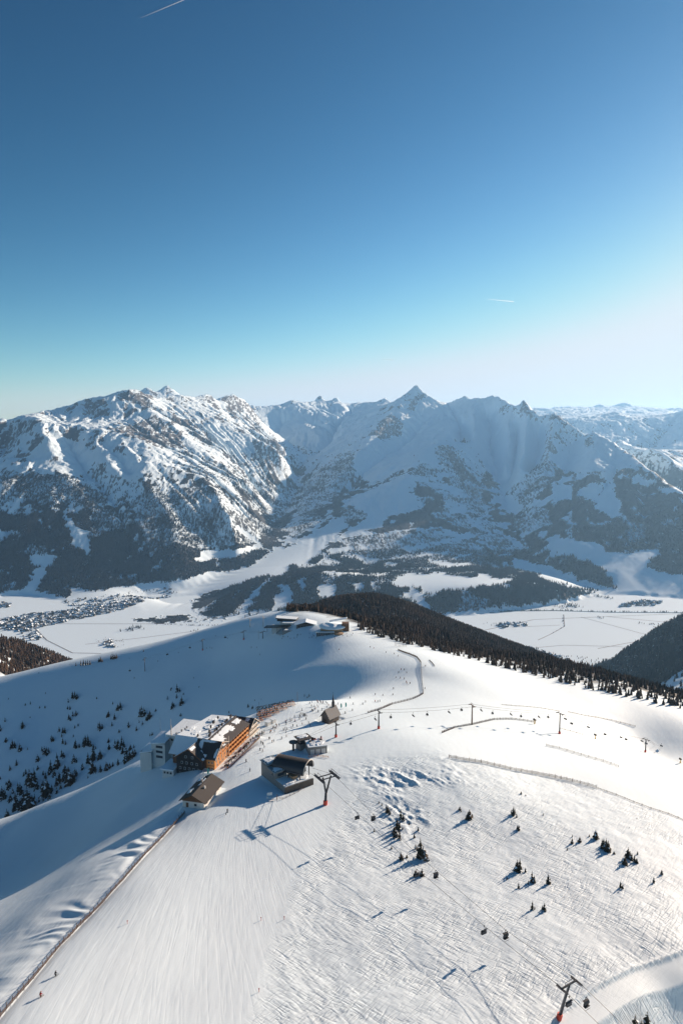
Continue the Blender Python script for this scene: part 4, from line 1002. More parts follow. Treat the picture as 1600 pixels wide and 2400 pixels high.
snowpatch(w5, 3.0, 8.6, 9, 12, zw, .25, 71); snowpatch(w5, 12, 6.4, 18, 8.0, zw, .22, 72); snowpatch(w5, 16, 9, 21, 12.5, zw, .25, 73); snowpatch(w5, 9.5, 6.5, 12, 8.2, zw, .2, 74); w5.build('roof_snow', M['snow'], WH)
MB().box((8.5, 3.6, 6.4), (.7, .7, 1.6)).build('chimney', M['white'], WH); MB().box((12.5, 7.0, 7.3), (.8, .8, 1.5)).build('chimney', M['conc'], WH)
window(WH, (0, 4.6, 1.5), 1.5, 1.4, 'x-'); 
dd_ = MB().box((-.03, 9.0, 1.0), (.14, 1.3, 2.3)).build('door', M['brown'], WH)
for x in (3.5, 8.0, 12.5, 17, 20.5): window(WH, (x, 0, 1.9), 1.3, 1.4, 'y-', M['orange'])

# --- chapel
CP_ = root_at('chapel', -8.4, 452.5, 40, -193.6, 'small weathered chapel with shingle roof and pointed black spire', 'chapel')
pad_px(CP_, -1, -1, 12, 9, -193.9, 3)
k1 = MB(); prism(k1, (0, 0), (10.5, 7), -3, 4.6); k1.add([(0,0,4.6),(0,7,4.6),(0,3.5,9.2),(10.5,0,4.6),(10.5,7,4.6),(10.5,3.5,9.2)], [(0,2,1),(3,4,5),(0,3,5,2),(1,2,5,4)]); k1.build('wall', M['logw'], CP_)
MB().add([(-.9,-1.1,3.6),(10.6,-1.1,3.6),(10.6,3.5,9.7),(-.9,3.5,9.7)], [(0,1,2,3)]).build('roof', M['shingle'], CP_) if False else None
k2 = MB(); slab(k2, [(-.9,-1.2,3.5),(11.2,-1.2,3.5),(11.2,3.5,9.7),(-.9,3.5,9.7)], .22); slab(k2, [(-.9,3.5,9.7),(11.2,3.5,9.7),(11.2,8.2,3.5),(-.9,8.2,3.5)], .22); k2.build('roof', M['shingle'], CP_)
k3 = MB(); k3.box((8.2, 3.5, 10.6), (1.5, 1.5, 3.0)); k3.tube([(8.2,3.5,12),(8.2,3.5,12.3)], [1.35, 1.25], 4); k3.tube([(8.2,3.5,12.2),(8.2,3.5,14),(8.2,3.5,18.6)], [1.0,.55,.04], 8); k3.build('spire', M['dark'], CP_)
MB().bar((8.2,3.5,18.4),(8.2,3.5,19.6),.09,.09).bar((7.9,3.5,19.2),(8.5,3.5,19.2),.09,.09).build('cross', M['dsteel'], CP_)
window(CP_, (0, 3.5, 6.2), .8, 1.0, 'x-', M['brown']); MB().box((-.03, 3.5, 1.1), (.14, 1.5, 2.4)).build('door', M['brown'], CP_)
window(CP_, (3.2, 0, 2.4), .7, 1.3, 'y-', M['brown']); window(CP_, (7.2, 0, 2.4), .7, 1.3, 'y-', M['brown'])

# --- upper lift station with the barrel roof
ST = root_at('lift_station', -28.7, 331.0, 55, -178.6, 'chairlift top station with dark barrel roof on a concrete and timber platform', 'lift station')
pad_px(ST, 0, 0, 17, 24, -178.6, 2)
# local x: along the lit side wall, local y: towards the back left
s1 = MB(); prism(s1, (0, 0), (17, 25), -4, 3.4); s1.build('platform', M['conc'], ST)
s2 = MB(); s2.box((8.5, -.12, 1.4), (17.2, .2, 3.9)); s2.bar((1,-.3,.4),(7,-.3,3.6),.16,.2); s2.bar((7.5,-.3,.6),(11,-.3,3.4),.16,.2); s2.bar((11,-.3,3.4),(15,-.3,.9),.16,.2); s2.build('cladding', M['logw'], ST)
s3 = MB(); slab(s3, [(.3,.3,3.65),(16.8,.3,3.65),(16.8,24.8,3.65),(.3,24.8,3.65)], .22); snowpatch(s3, 8, 1, 16.5, 9, lambda x, y: 3.65, .6, 81); snowpatch(s3, 1, .4, 7, 3, lambda x, y: 3.65, .5, 82); s3.build('deck_snow', M['snow'], ST)
s4 = MB(); prism(s4, (-.05, 10), (7, 25.1), -4, 7.0); s4.build('control_house', M['conc'], ST)
s5 = MB(); slab(s5, [(-.6,9.4,7.4),(7.6,9.4,7.9),(7.6,17.5,7.9),(-.6,17.5,7.4)], .4); slab(s5, [(-.6,17.3,8.5),(7.6,17.3,8.8),(7.6,25.6,8.7),(-.6,25.6,8.4)], .5); s5.build('roof', M['shut'], ST)
s6 = MB(); snowpatch(s6, -.4, 10, 7.4, 15.0, lambda x, y: 7.4+(x+.6)*.06, .4, 83); snowpatch(s6, -.2, 18, 7.2, 25, lambda x, y: 8.5+(x+.6)*.03, .5, 84); s6.build('roof_snow', M['snow'], ST)
window(ST, (-.05, 13.5, 5.4), 2.6, 1.3, 'x-', M['dsteel']); window(ST, (3.4, 10, 5.5), 3.8, 1.6, 'y-', M['dsteel']); MB().box((8.6, 6.5, 4.4), (3.2, 4.5, 1.6)).build('ramp', M['awn'], ST)
# barrel roof: world axis through two surveyed points
ST.matrix_world = Matrix.Translation(ST.location) @ Matrix.Rotation(ST.rotation_euler.z, 4, 'Z')
inv = ST.matrix_world.inverted()
A_ = inv @ Vector(PZ(651, 1788, -171.2)); B_ = inv @ Vector(PZ(722, 1802, -170.8))
ax = (B_-A_).normalized(); sd = Vector((ax.y, -ax.x, 0)).normalized(); up = Vector((0, 0, 1))
def barrel(mb, a, b, r0, w_, mi, t=0.0, a0=-8, a1=188, n=18):
    V = []
    for p in (a, b):
        for i in range(n+1):
            th = R(a0+(a1-a0)*i/n); V.append(p+sd*math.cos(th)*w_+up*math.sin(th)*r0)
    mb.add(V, [(i, i+1, n+2+i, n+1+i) for i in range(n)], mi)
    return mb
bm1 = MB(); barrel(bm1, A_, B_, 4.3, 5.6, 0); 
for sgn in (-1, 1): bm1.bar(A_+sd*5.6*sgn-up*.8, B_+sd*5.6*sgn-up*.8, .25, 1.2)
bm1.build('barrel_roof', M['dsteel'], ST, smooth=True)
bm2 = MB(); barrel(bm2, A_+up*.05-ax*.1, B_+up*.05+ax*.02, 4.36, 5.65, 0, a0=60, a1=125); bm2.build('roof_ridge', M['roofb'], ST, smooth=True)
rim = MB(); rim.tube([B_+ax*.3+sd*math.cos(R(a))*5.7+up*math.sin(R(a))*4.4 for a in range(-12, 193, 12)], .28, 6); rim.build('rim', M['frame'], ST)
rim = MB(); rim.tube([A_-ax*.2+sd*math.cos(R(a))*5.7+up*math.sin(R(a))*4.4 for a in range(-12, 193, 12)], .22, 6); rim.build('rim', M['dsteel'], ST)
mach = MB(); mach.box(tuple((A_+B_)/2-up*1.0), (14, 3.2, 2.2), math.atan2(ax.y, ax.x)); mach.build('drive', M['dsteel'], ST)
for f in (.12, .5, .88):
    for sgn in (-1, 1): q = A_+(B_-A_)*f+sd*5.2*sgn; MB().bar(q-up*.6, Vector((q.x, q.y, -3)), .4, .4).build('column', M['dsteel'], ST)

# --- second lift house with concrete garage, further on
GA = root_at('lift_garage', -19.0, 380.5, 75, -181.6, 'concrete garage with snow on top below the second lift hut', 'garage')
pad_px(GA, 0, 0, 11, 10, -181.6, 2)
q1 = MB(); prism(q1, (0, 0), (11, 11), -3, 4.8); q1.build('wall', M['conc'], GA)
q2 = MB(); slab(q2, [(-.3,-.3,5.0),(11.3,-.3,5.0),(11.3,11.3,5.0),(-.3,11.3,5.0)], .3); snowpatch(q2, .5, .5, 10.5, 10.5, lambda x, y: 5.0, .7, 91); q2.build('roof_snow', M['snow'], GA)
for x in (2.2, 5.5, 8.8): MB().box((x, -.03, 1.6), (2.5, .14, 3.0)).build('door', M['white'], GA)
MB().box((4.0, 8.0, 6.0), (1.4, 1.0, 1.6)).build('chimney', M['dark'], GA)
for i, (x, y) in enumerate(((2, 5), (5, 7.5), (8.5, 6), (9.5, 9))): 
    sb = root_at('rescue_sled', *(GA.location.xy+Vector((math.sin(R(75))*x-math.cos(R(75))*y, math.cos(R(75))*x+math.sin(R(75))*y))), 30+i*50, -176.0, 'small sled on the garage roof', 'sled', 'sleds on the garage roof')
    MB().box((0,0,.35), (2.0,.8,.3)).build('tray', M['red'] if i % 2 else M['dark'], sb); MB().box((.2,0,.75), (1.1,.6,.5)).build('cover', M['dark'], sb); MB().bar((-1,.3,.1),(1.2,.3,.1),.08,.1).bar((-1,-.3,.1),(1.2,-.3,.1),.08,.1).build('runner', M['steel'], sb)
L2 = root_at('lift_hut', -24.5, 388.5, 60, -182.2, 'small dark lift hut with snow-capped bull wheel roof beside the queue', 'lift hut')
r1 = MB(); prism(r1, (0, 0), (7.5, 6), -2, 3.0); r1.build('wall', M['conc'], L2)
r2 = MB(); prism(r2, (.6, .6), (6.9, 5.6), 3.0, 5.6); r2.build('cabin', M['dsteel'], L2)
r3 = MB(); slab(r3, [(-.8,-.8,6.1),(8.2,-.8,6.1),(8.2,6.8,6.1),(-.8,6.8,6.1)], .4); r3.build('roof', M['roof'], L2)
r4 = MB(); snowpatch(r4, -.2, 1.5, 7.6, 6.4, lambda x, y: 6.1, .5, 92); r4.build('roof_snow', M['snow'], L2)
r5 = MB(); r5.tube([(-3,3,4.2),(-3,3,4.7)], 2.6, 20); r5.build('bull_wheel', M['dsteel'], L2); MB().box((-3,3,1.6),(1,1,5.2)).build('column', M['dsteel'], L2)
window(L2, (3.7, .6, 4.4), 3.4, 1.2, 'y-', M['dsteel'])

# --- far station and mountain restaurant
def far_at(px, py, Z=None):
    g_ = onhill(px, py, lo=600); return g_
f0 = far_at(662, 1476); f1 = far_at(775, 1484)
FS = root_at('far_lift_station', f0[0]-14, f0[1], 90, f0[2], 'modern cable car station with curved snow-covered roofs on the far knoll', 'lift station')
u1 = MB(); prism(u1, (0, 0), (26, 12), -6, 4); prism(u1, (10, 6), (30, 18), -6, 9); u1.build('wall', M['grey'], FS)
u2 = MB(); slab(u2, [(-10,-5,4.4),(22,-5,5.4),(26,6,5.4),(-8,6,4.4)], .9); u2.build('canopy', M['dsteel'], FS)
u3 = MB(); slab(u3, [(4,8,13.5),(32,8,11.6),(34,22,11.6),(4,22,13.5)], 1.0); prism(u3, (6, 9), (31, 20), 9, 12); u3.build('upper_hall', M['roofb'], FS)
u4 = MB(); slab(u4, [(4.5,8.4,13.9),(31.5,8.4,12.0),(33.5,21.6,12.0),(4.5,21.6,13.9)], .38); slab(u4, [(14,-1,9.8),(33,-1,9.3),(33,8,9.3),(14,8,9.8)], .5); u4.build('roof_snow', M['snow'], FS)
for i in range(5): MB().box((-6+i*6.5, -3, 1.5), (.5, .5, 6.5)).build('column', M['conc'], FS)
u5 = MB(); prism(u5, (15, -12), (28, -3), -6, 2.4); u5.build('kiosk', M['conc'], FS); u6 = MB(); snowpatch(u6, 14.5, -12.5, 28.5, -2.5, lambda x, y: 2.4, .6, 95); u6.build('kiosk_snow', M['snow'], FS)
MB().add([(6,-11,-3),(15,-12,-3),(15,-12,4.5),(6,-3,-3),(15,-3,-3),(15,-3,4.5)], [(0,1,2),(3,5,4),(0,2,5,3),(0,3,4,1),(1,4,5,2)]).build('glass_ramp', M['shut'], FS)
FR = root_at('mountain_restaurant', f1[0]-6, f1[1], 90, f1[2], 'round mountain restaurant under deep snow with glass front and sun terrace on the knoll', 'restaurant')
v1 = MB(); v1.tube([(8,12,-8),(8,12,5.5)], 15, 28); v1.build('wall', M['awn'], FR)
v2 = MB(); v2.tube([(8,12,5.4),(8,12,6.6),(8,12,8.2),(8,12,9.0)], [17, 17.3, 12, 3], 32); v2.build('roof_snow', M['snow'], FR, smooth=True)
v3 = MB(); prism(v3, (-12, -4), (10, 0), -6, 3.0); v3.build('glass_front', M['glass'], FR)
for i in range(9): MB().box((-12+i*2.7, -4.2, .2), (.35, .35, 6.2)).build('column', M['white'], FR)
MB().box((-1, -6, 3.3), (23, 5, .5)).build('awning', M['wcloth'], FR)
v4 = MB(); prism(v4, (20, 6), (29, 15), -6, 11); v4.build('tower', M['brown'], FR); MB().box((20, 10, 3), (.5, 6, 8)).build('orange_panel', M['orange'], FR)  # orange larch panel on the tower's side
v5 = MB(); slab(v5, [(4,16,10.5),(26,14,15.5),(27,20,15.8),(4,24,10.5)], .8); v5.build('wing_roof', M['snow'], FR)
v6 = MB(); v6.tube([(16,-5,-2),(16,-5,1.6),(16,-5,2.6)], [5.5,5.8,1], 20); v6.build('bar', M['awn'], FR)
f2 = far_at(712, 1474)
FB = root_at('far_chalet', f2[0]-4, f2[1]+6, 90, f2[2], 'low snow-roofed chalet between far station and round restaurant', 'chalet')
y1 = MB(); prism(y1, (-6, 0), (16, 12), -5, 4.5); y1.build('wall', M['logw'], FB)
y2 = MB(); slab(y2, [(-9,-3,4.0),(6,-3,8.5),(6,15,8.5),(-9,15,4.0)], .6); slab(y2, [(6,-3,8.5),(20,-3,4.6),(20,15,4.6),(6,15,8.5)], .6); y2.build('roof', M['snow'], FB)
for x in (-3, 1, 5, 9, 13): window(FB, (x, 0, 1.5), 2.2, 2.2, 'y-', M['brown'])
# ------------------------------------------------------------------ chairlifts
def make_chair(name, width=3.2, hang=2.6, bubble=True, label='', mat=None):
    root = empty(name, (0, 0, -400)); root['category'] = 'chairlift chair'; mat = mat or M['dsteel']
    MB().tube([(0,0,0),(0,.35,-.5),(0,.35,-hang+.6),(0,0,-hang+.2)], .07, 5).box((0,0,.02), (.5,.25,.2)).build('hanger', mat, root)
    z = -hang-.35
    MB().box((0,-.25,z), (width,.75,.16)).bar((-width/2,.1,z),(-width/2,.1,z+.9),.08,.08).bar((width/2,.1,z),(width/2,.1,z+.9),.08,.08).build('seat', mat, root)
    MB().box((0,.15,z+.5), (width,.12,.85)).bar((-width/2,.1,z+1.05),(width/2,.1,z+1.05),.1,.1).build('backrest', mat, root)
    if bubble:
        V = []; n = 7
        for x in (-width/2-.1, width/2+.1):
            for i in range(n): a = R(-60+i*27); V.append((x, .1-math.sin(a)*.2-math.cos(a)*.95+.5, z+.75+math.sin(a)*.95))
        MB().add(V, [(i, i+1, n+i+1, n+i) for i in range(n-1)]).build('bubble', mat, root, smooth=True)
    else: MB().bar((-width/2,-.6,z+.55),(width/2,-.6,z+.55),.06,.06).bar((-width/2,.1,z+.5),(-width/2,-.6,z+.55),.06,.06).bar((width/2,.1,z+.5),(width/2,-.6,z+.55),.06,.06).build('safety_bar', mat, root)
    MB().bar((-width/2,-.75,z-.55),(width/2,-.75,z-.55),.07,.07).bar((0,-.4,z),(0,-.75,z-.55),.05,.05).build('footrest', mat, root)
    return reg(root)
CHA = make_chair('chairlift_chair', 2.1, 2.5); CHB = make_chair('chairlift_chair', 2.3, 2.0, False)
def on_line(px, a, b):
    """place along the plan line a-b whose picture column is px"""
    k = (px-800)/F
    # x = k*d, d = y*CP - z*SP ; walk along the line
    lo, hi = -.6, 1.6
    f = lambda s: (a[0]+(b[0]-a[0])*s) - k*((a[1]+(b[1]-a[1])*s)*CP - (a[2]+(b[2]-a[2])*s)*SP)
    fl = f(lo)
    for _ in range(50):
        m = (lo+hi)/2
        if (f(m) > 0) == (fl > 0): lo = m
        else: hi = m
    s = (lo+hi)/2; return tuple(a[i]+(b[i]-a[i])*s for i in range(3)), s
def z_at(py, x, y):
    # height seen at row py above plan point (x, y)
    k = (1200-py)/F       # k*d = y*SP + z*CP, d = y*CP - z*SP
    return y*(k*CP-SP)/(CP+k*SP)
def cable(name, pts, label, grp, r=.035):
    P = []
    for a, b in zip(pts[:-1], pts[1:]):
        n = 8; L_ = math.dist(a, b)
        for i in range(n): s = i/n; P.append((a[0]*(1-s)+b[0]*s, a[1]*(1-s)+b[1]*s, a[2]*(1-s)+b[2]*s-L_*.012*4*s*(1-s)))
    P.append(pts[-1])
    o = MB().tube(P, r, 4).build(name, M['rope']); return tag(o, label, 'cable', grp)
def tower(base, top, yaw, half, label, grp, big=False, red=True, trains=1.6, mat=None):
    """yaw = heading of the line; half = half gauge"""
    mat = mat or M['dsteel']; h = (Vector(top)-Vector(base)).length
    root = empty('lift_tower', base, 0, label, 'lift tower', grp)
    b0 = Vector((0,0,-1)); t0 = Vector(top)-Vector(base)
    ln = Vector((math.sin(yaw), math.cos(yaw), 0)); sd_ = Vector((math.cos(yaw), -math.sin(yaw), 0))
    if not big:
        MB().tube([b0, t0*.5, t0], [.55, .42, .32], 10).build('shaft', mat, root, smooth=True)
        MB().bar(t0-sd_*half, t0+sd_*half, .42, .42).bar(t0-sd_*half*.6+Vector((0,0,1.3)), t0+sd_*half*.6+Vector((0,0,1.3)), .12,.12).bar(t0-sd_*half*.6, t0-sd_*half*.6+Vector((0,0,1.3)),.1,.1).bar(t0+sd_*half*.6, t0+sd_*half*.6+Vector((0,0,1.3)),.1,.1).build('crossarm', mat, root)
        for s_ in (-1, 1):
            c = t0+sd_*half*s_
            MB().bar(c-ln*trains+Vector((0,0,-.25)), c+ln*trains+Vector((0,0,-.25)), .28, .45).build('sheave_train', mat, root)
            MB().bar(c-ln*trains*.9+sd_*.5+Vector((0,0,-.1)), c+ln*trains*.9+sd_*.5+Vector((0,0,-.1)), .5, .06).build('catwalk', mat, root)
    else:
        k = t0*.42
        MB().tube([b0, k], [.75, .6], 12).build('shaft', mat, root, smooth=True)
        A1, A2 = t0-sd_*half*.55, t0+sd_*half*.55
        MB().tube([k-Vector((0,0,.4)), A1], [.5, .38], 10).build('fork_arm', mat, root, smooth=True); MB().tube([k-Vector((0,0,.4)), A2], [.5, .38], 10).build('fork_arm', mat, root, smooth=True)
        for o_ in (-1, 1):
            MB().bar(t0-sd_*half*1.15+ln*1.6*o_, t0+sd_*half*1.15+ln*1.6*o_, .35, .45).build('crossarm', mat, root)
        for s_ in (-1, 1):
            c = t0+sd_*half*s_
            m_ = MB().bar(c-ln*trains+Vector((0,0,-.2)), c+ln*trains+Vector((0,0,-.2)), .35, .6)
            n = 9
            for i in range(n): q = c+ln*(-trains+2*trains*i/(n-1)); m_.tube([q-sd_*.12+Vector((0,0,.25)), q+sd_*.12+Vector((0,0,.25))], .34, 10)
            m_.build('sheave_train', mat, root)
            m_ = MB(); 
            for w_ in (.75,): m_.bar(c-ln*trains+sd_*w_*s_, c+ln*trains+sd_*w_*s_, .7, .07); m_.bar(c-ln*trains+sd_*(w_+.35)*s_+Vector((0,0,1)), c+ln*trains+sd_*(w_+.35)*s_+Vector((0,0,1)), .06, .06)
            for i in range(6): q = c+ln*(-trains+2*trains*i/5)+sd_*(.75+.35)*s_; m_.bar(q, q+Vector((0,0,1)), .06,.06)
            m_.build('catwalk', mat, root)
            MB().bar(c-ln*trains*.5, c-ln*trains*.5+Vector((0,0,2.0)), .14,.14).bar(c+ln*trains*.5, c+ln*trains*.5+Vector((0,0,2.0)), .14,.14).bar(c-ln*trains*.5+Vector((0,0,2.0)), c+ln*trains*.5+Vector((0,0,2.0)), .14,.14).build('lifting_frame', mat, root)
    m_ = MB(); n = int(h/.6)
    lo_, hi_ = Vector((0,0,0)), (t0*.42 if big else t0)
    off_ = sd_*.65
    m_.bar(lo_+off_-ln*.2, hi_+off_-ln*.2, .05,.05).bar(lo_+off_+ln*.2, hi_+off_+ln*.2, .05,.05); m_.build('ladder', M['steel'], root)
    if red:
        MB().tube([b0*.2, Vector((0,0,0))+t0.normalized()*(2.0 if big else 1.7)], [1.05 if big else .85]*2, 12).build('padding', M['red'], root)
    return root
# near lift
TB1 = PZ(762, 1886, -179.3); TT1 = None
yawA = None
b1_ = onhill(762, 1886); b2_ = onhill(1308, 2388)
lineA = Vector((b2_[0]-b1_[0], b2_[1]-b1_[1], 0)); yawA = math.atan2(lineA.x, lineA.y); sdA = Vector((math.cos(yawA), -math.sin(yawA), 0))
t1_ = Vector((b1_[0]+.9, b1_[1]+.6, b1_[2]+14.2)); t2_ = Vector((b2_[0]+3.2, b2_[1]+.5, b2_[2]+11.2))
tower(b1_, t1_, yawA, 4.0, 'big forked dark lift tower with red base padding beside the station', 'towers of the near chairlift', big=True, trains=4.8)
tower(b2_, t2_, yawA, 3.2, 'leaning grey lift tower with red padded base at the bottom edge', 'towers of the near chairlift', trains=2.2)
HALF = {0: 4.0, 1: 3.2}
exit_ = inv.inverted() @ B_
CHAIRS_A = [(-1, 837, 1905), (1, 874, 1908), (-1, 977, 2038), (1, 1021, 2040), (-1, 1134, 2170), (1, 1185, 2180), (1, 1374, 2337), (-1, 1333, 2336)]
for s_ in (-1, 1):
    a = t1_-sdA*4.0*s_; b = t2_-sdA*3.2*s_
    pts = [tuple(exit_+sd*2.2*s_*-1), tuple(a)]
    ch = []
    for s2, px, py in CHAIRS_A:
        if s2 != s_: continue
        (x, y, z), s = on_line(px, a, b)
        z2 = z_at(py, x, y); ch.append((s, x, y, z2))
    ch.sort()
    for s, x, y, z2 in ch:
        if s < .97: pts.append((x, y, z2))
        place(CHA, USED, (x, y, z2-.05), -yawA+ (math.pi if s_ > 0 else 0), 1.0,
              'empty bubble chair on the %s rope' % ('upper' if s_ > 0 else 'lower') if s < .97 else 'empty bubble chair beside the leaning tower', 'chairs of the near chairlift')
    pts.append(tuple(b)); e = b+(b-a).normalized()*60; pts.append((e.x, e.y, e.z-6))
    P = [pts[0]]
    for q in pts[1:]: P.append(q)
    o = MB().tube(P, .065, 5).build('haul_rope', M['rope']); tag(o, 'steel haul rope of the near chairlift over the tracked slope', 'cable', 'ropes of the near chairlift')
# ridge lift
TBs = [(787,1728,1695), (887,1708,1667), (1105,1698,1653), (1310,1720,1672), (1511,1763,1733)]
prev = None; TP = []
for px, py, ty in TBs:
    g_ = onhill(px, py); zt = z_at(ty, g_[0], g_[1]); TP.append((g_, zt))
labsB = ['short dark lift tower nearest the chapel and garage', 'dark lift tower with red foot left of the snow fence loop', 'tall brown lift tower standing in the ridge fence', 'tall lift tower with red foot right of the yellow snow gun', 'short lift tower low down near the right edge']
tops = [Vector((g_[0], g_[1], zt)) for g_, zt in TP]
for i, (g_, zt) in enumerate(TP):
    a = tops[max(0, i-1)]; b = tops[min(len(tops)-1, i+1)]; yw = math.atan2((b-a).x, (b-a).y)
    tower(g_, (g_[0], g_[1], zt), yw, 2.6, labsB[i], 'towers of the ridge chairlift', red=i != 2, trains=1.3, mat=M['brown'] if i == 2 else M['dsteel'])
for s_ in (-1, 1):
    P = [Vector(L2.location)+Vector((-2, 3, 4.5))]
    for i, q in enumerate(tops):
        a = tops[max(0, i-1)]; b = tops[min(len(tops)-1, i+1)]; d = (b-a).normalized(); P.append(q+Vector((d.y, -d.x, 0))*2.6*s_)
    P.append(P[-1]+(P[-1]-P[-2])*.8+Vector((0,0,-8)))
    cable('haul_rope', [tuple(p) for p in P], 'thin steel rope of the ridge chairlift between its towers', 'ropes of the ridge chairlift', .07)
for i, (x, y) in enumerate([(50,388),(147,368),(235,358),(320,352),(403,346),(484,336),(561,325),(633,327),(702,340),(769,346),(833,354),(897,358),(958,358),(1014,367),(1070,388),(1120,405),(1223,438),(1270,452),(1319,461),(1366,469),(1411,480),(1455,491),(1498,501),(1540,506),(1565,515)]):
    px, py = 800+x/1.96, 1500+y/1.96
    k = 0
    while k < 3 and px > TBs[k+1][0]: k += 1
    (X, Y, Z), s = on_line(px, tops[k], tops[k+1]); dv = (tops[k+1]-tops[k]).normalized()
    s_ = 1 if i % 2 else -1; X += dv.y*2.6*s_; Y -= dv.x*2.6*s_
    z2 = z_at(py-3.5, X, Y)
    place(CHB, USED, (X, Y, z2+1.6), -math.atan2(dv.x, dv.y)+(math.pi if s_ > 0 else 0), 1.0, 'small dark ridge lift chair', 'chairs of the ridge chairlift')
# far lift on the crest
TC = [(340,1573,1544), (475,1524,1500), (571,1499,1480), (616,1496,1481)]
topsC = []
for i, (px, py, ty) in enumerate(TC):
    g_ = onhill(px, py, lo=600); zt = z_at(ty, g_[0], g_[1]); topsC.append(Vector((g_[0], g_[1], zt)))
labsC = ['dark lift tower in the shade of the bowl, furthest left', 'dark lift tower on the shaded side of the far crest', 'small dark lift tower on the crest below the far station', 'thin dark tower close to the far station']
for i, q in enumerate(topsC):
    a = topsC[max(0, i-1)]; b = topsC[min(3, i+1)]; g_ = onhill(TC[i][0], TC[i][1], lo=600)
    tower(g_, tuple(q), math.atan2((b-a).x, (b-a).y), 4.2, labsC[i], 'towers of the far chairlift', red=i in (1, 2), trains=2.2)
for s_ in (-1, 1):
    P = []
    for i, q in enumerate(topsC):
        a = topsC[max(0, i-1)]; b = topsC[min(3, i+1)]; d = (b-a).normalized(); P.append(tuple(q+Vector((d.y, -d.x, 0))*4.2*s_))
    cable('haul_rope', P, 'rope of the far chairlift along the shaded crest', 'ropes of the far chairlift', .04)
for i, (px, py) in enumerate([(304,1571),(392,1533),(445,1517),(528,1493),(254,1592)]):
    k = 0 if px < 475 else 1
    (X, Y, Z), s = on_line(px, topsC[k], topsC[k+1]); z2 = z_at(py, X, Y)
    place(CHB, USED, (X, Y, z2+2), .5, 1.25, 'tiny dark far lift chair', 'chairs of the far chairlift')
for px, py, ty in ((586,1466,1451), (617,1462,1446)):
    g_ = onhill(px, min(1474, 1470), lo=800) or onhill(px, 1480, lo=700); zt = g_[2]+9
    tower(g_, (g_[0], g_[1], z_at(ty, g_[0], g_[1])), 1.2, 5.5, 'pale lift tower on the skyline', 'pale towers on the skyline', red=False, trains=2, mat=M['frame'])

# ------------------------------------------------------------------ fences
def fence(pts, label, grp, step=3.0, h=1.6, mat=None, lean=0.0, slats=True, net=False, cat='fence', dens=1):
    mat = mat or M['wood']; W = []
    for p in pts:
        g_ = onhill(*p)
        if g_: W.append(Vector(g_))
    P = []; 
    for a, b in zip(W[:-1], W[1:]):
        n = max(1, int((b-a).xy.length/step))
        for i in range(n): q = a.lerp(b, i/n); P.append((q.x, q.y))
    P.append((W[-1].x, W[-1].y)); A2 = np.array(P); Zs = hn(A2[:, 0], A2[:, 1]); Q = [Vector((x, y, z)) for (x, y), z in zip(P, Zs)]
    root = empty('snow_fence', Q[0], 0, label, cat, grp); r = random.Random(len(P)); o0 = Q[0]
    panel = MB()
    for a, b in zip(Q[:-1], Q[1:]):
        d = (b-a); sdv = Vector((d.y, -d.x, 0)).normalized()*lean
        if slats:
            m = max(2, int(d.length/.42*dens))
            for i in range(m):
                q = a.lerp(b, (i+.5)/m)-o0; hh = h*r.uniform(.75, 1.1); j = d.normalized()*r.uniform(-.12, .12)
                panel.bar(q+Vector((0,0,-.1)), q+sdv*hh+j+Vector((0,0,hh)), .13, .04)
        for f in ((.35, .8) if not net else (.25, .55, .85)):
            panel.bar(a-o0+sdv*h*f+Vector((0,0,h*f)), b-o0+sdv*h*f+Vector((0,0,h*f)), .06, .10)
        if net: panel.add([a-o0+Vector((0,0,.2)), b-o0+Vector((0,0,.2)), b-o0+Vector((0,0,h*.9)), a-o0+Vector((0,0,h*.9))], [(0,1,2,3)])
    panel.build('slats' if slats else 'net', mat, root)
    st_ = max(1, math.ceil(len(Q)/95))
    for i in range(0, len(Q), st_):
        q = Q[i]-o0; MB().bar(q+Vector((0,0,-.4)), q+Vector((r.uniform(-.1,.1),r.uniform(-.1,.1),h*1.12)), .14, .14).build('post', mat, root)
    return root
fence(FENCE_L[::-1], 'long leaning wooden snow fence along the left edge of the piste', 'snow fences', 2.6, 1.9, lean=-.35*FENCE_SIDE, dens=1.4)
k4 = lambda L_: [(800+a/1.96, 1500+b/1.96) for a, b in L_]
fence(k4([(492,540),(560,552),(640,563),(700,577),(800,600),(900,618),(980,632),(1060,650),(1130,668),(1170,680)]), 'long dark wooden snow fence crossing above the tracked slope', 'snow fences', 3, 1.9, lean=.3, dens=1.2)
fence(k4([(1175,682),(1260,712),(1340,745),(1420,775),(1500,800),(1590,838)]), 'low half buried fence running on towards the right edge', 'snow fences', 4, .9, lean=.3, dens=.5)
fence([(932,1524),(950,1531),(976,1541),(986,1554),(988,1592),(991.6,1626),(982,1632),(967,1638.6),(940,1646),(919,1651),(900,1659),(887,1664),(861,1672)], 'curved brown fence looping over the bright plateau', 'snow fences', 3.5, 1.7)
fence(k4([(460,428),(520,404),(600,390),(700,367),(780,365),(890,380)]), 'brown snow fence joined to the foot of the ridge lift tower', 'snow fences', 3, 1.5)
fence(k4([(940,487),(1000,500),(1100,530),(1200,558),(1272,584)]), 'straight pale net fence on the right slope', 'net fences', 4, 1.5, mat=M['logw'], slats=True, dens=.6)
fence(k4([(1000,408),(1050,420),(1105,436)]), 'short faint fence behind the snow gun', 'net fences', 4, 1.2, mat=M['logw'], dens=.5)
fence(k4([(1040,332),(1100,345),(1180,358),(1240,370),(1300,385),(1348,398)]), 'low fence line far up the right slope', 'net fences', 4, 1.2, mat=M['logw'], dens=.6)
fence(k4([(735,298),(800,304),(900,312),(1000,328)]), 'thin low fence line high on the ridge', 'net fences', 4, .8, mat=M['logw'], dens=.4)
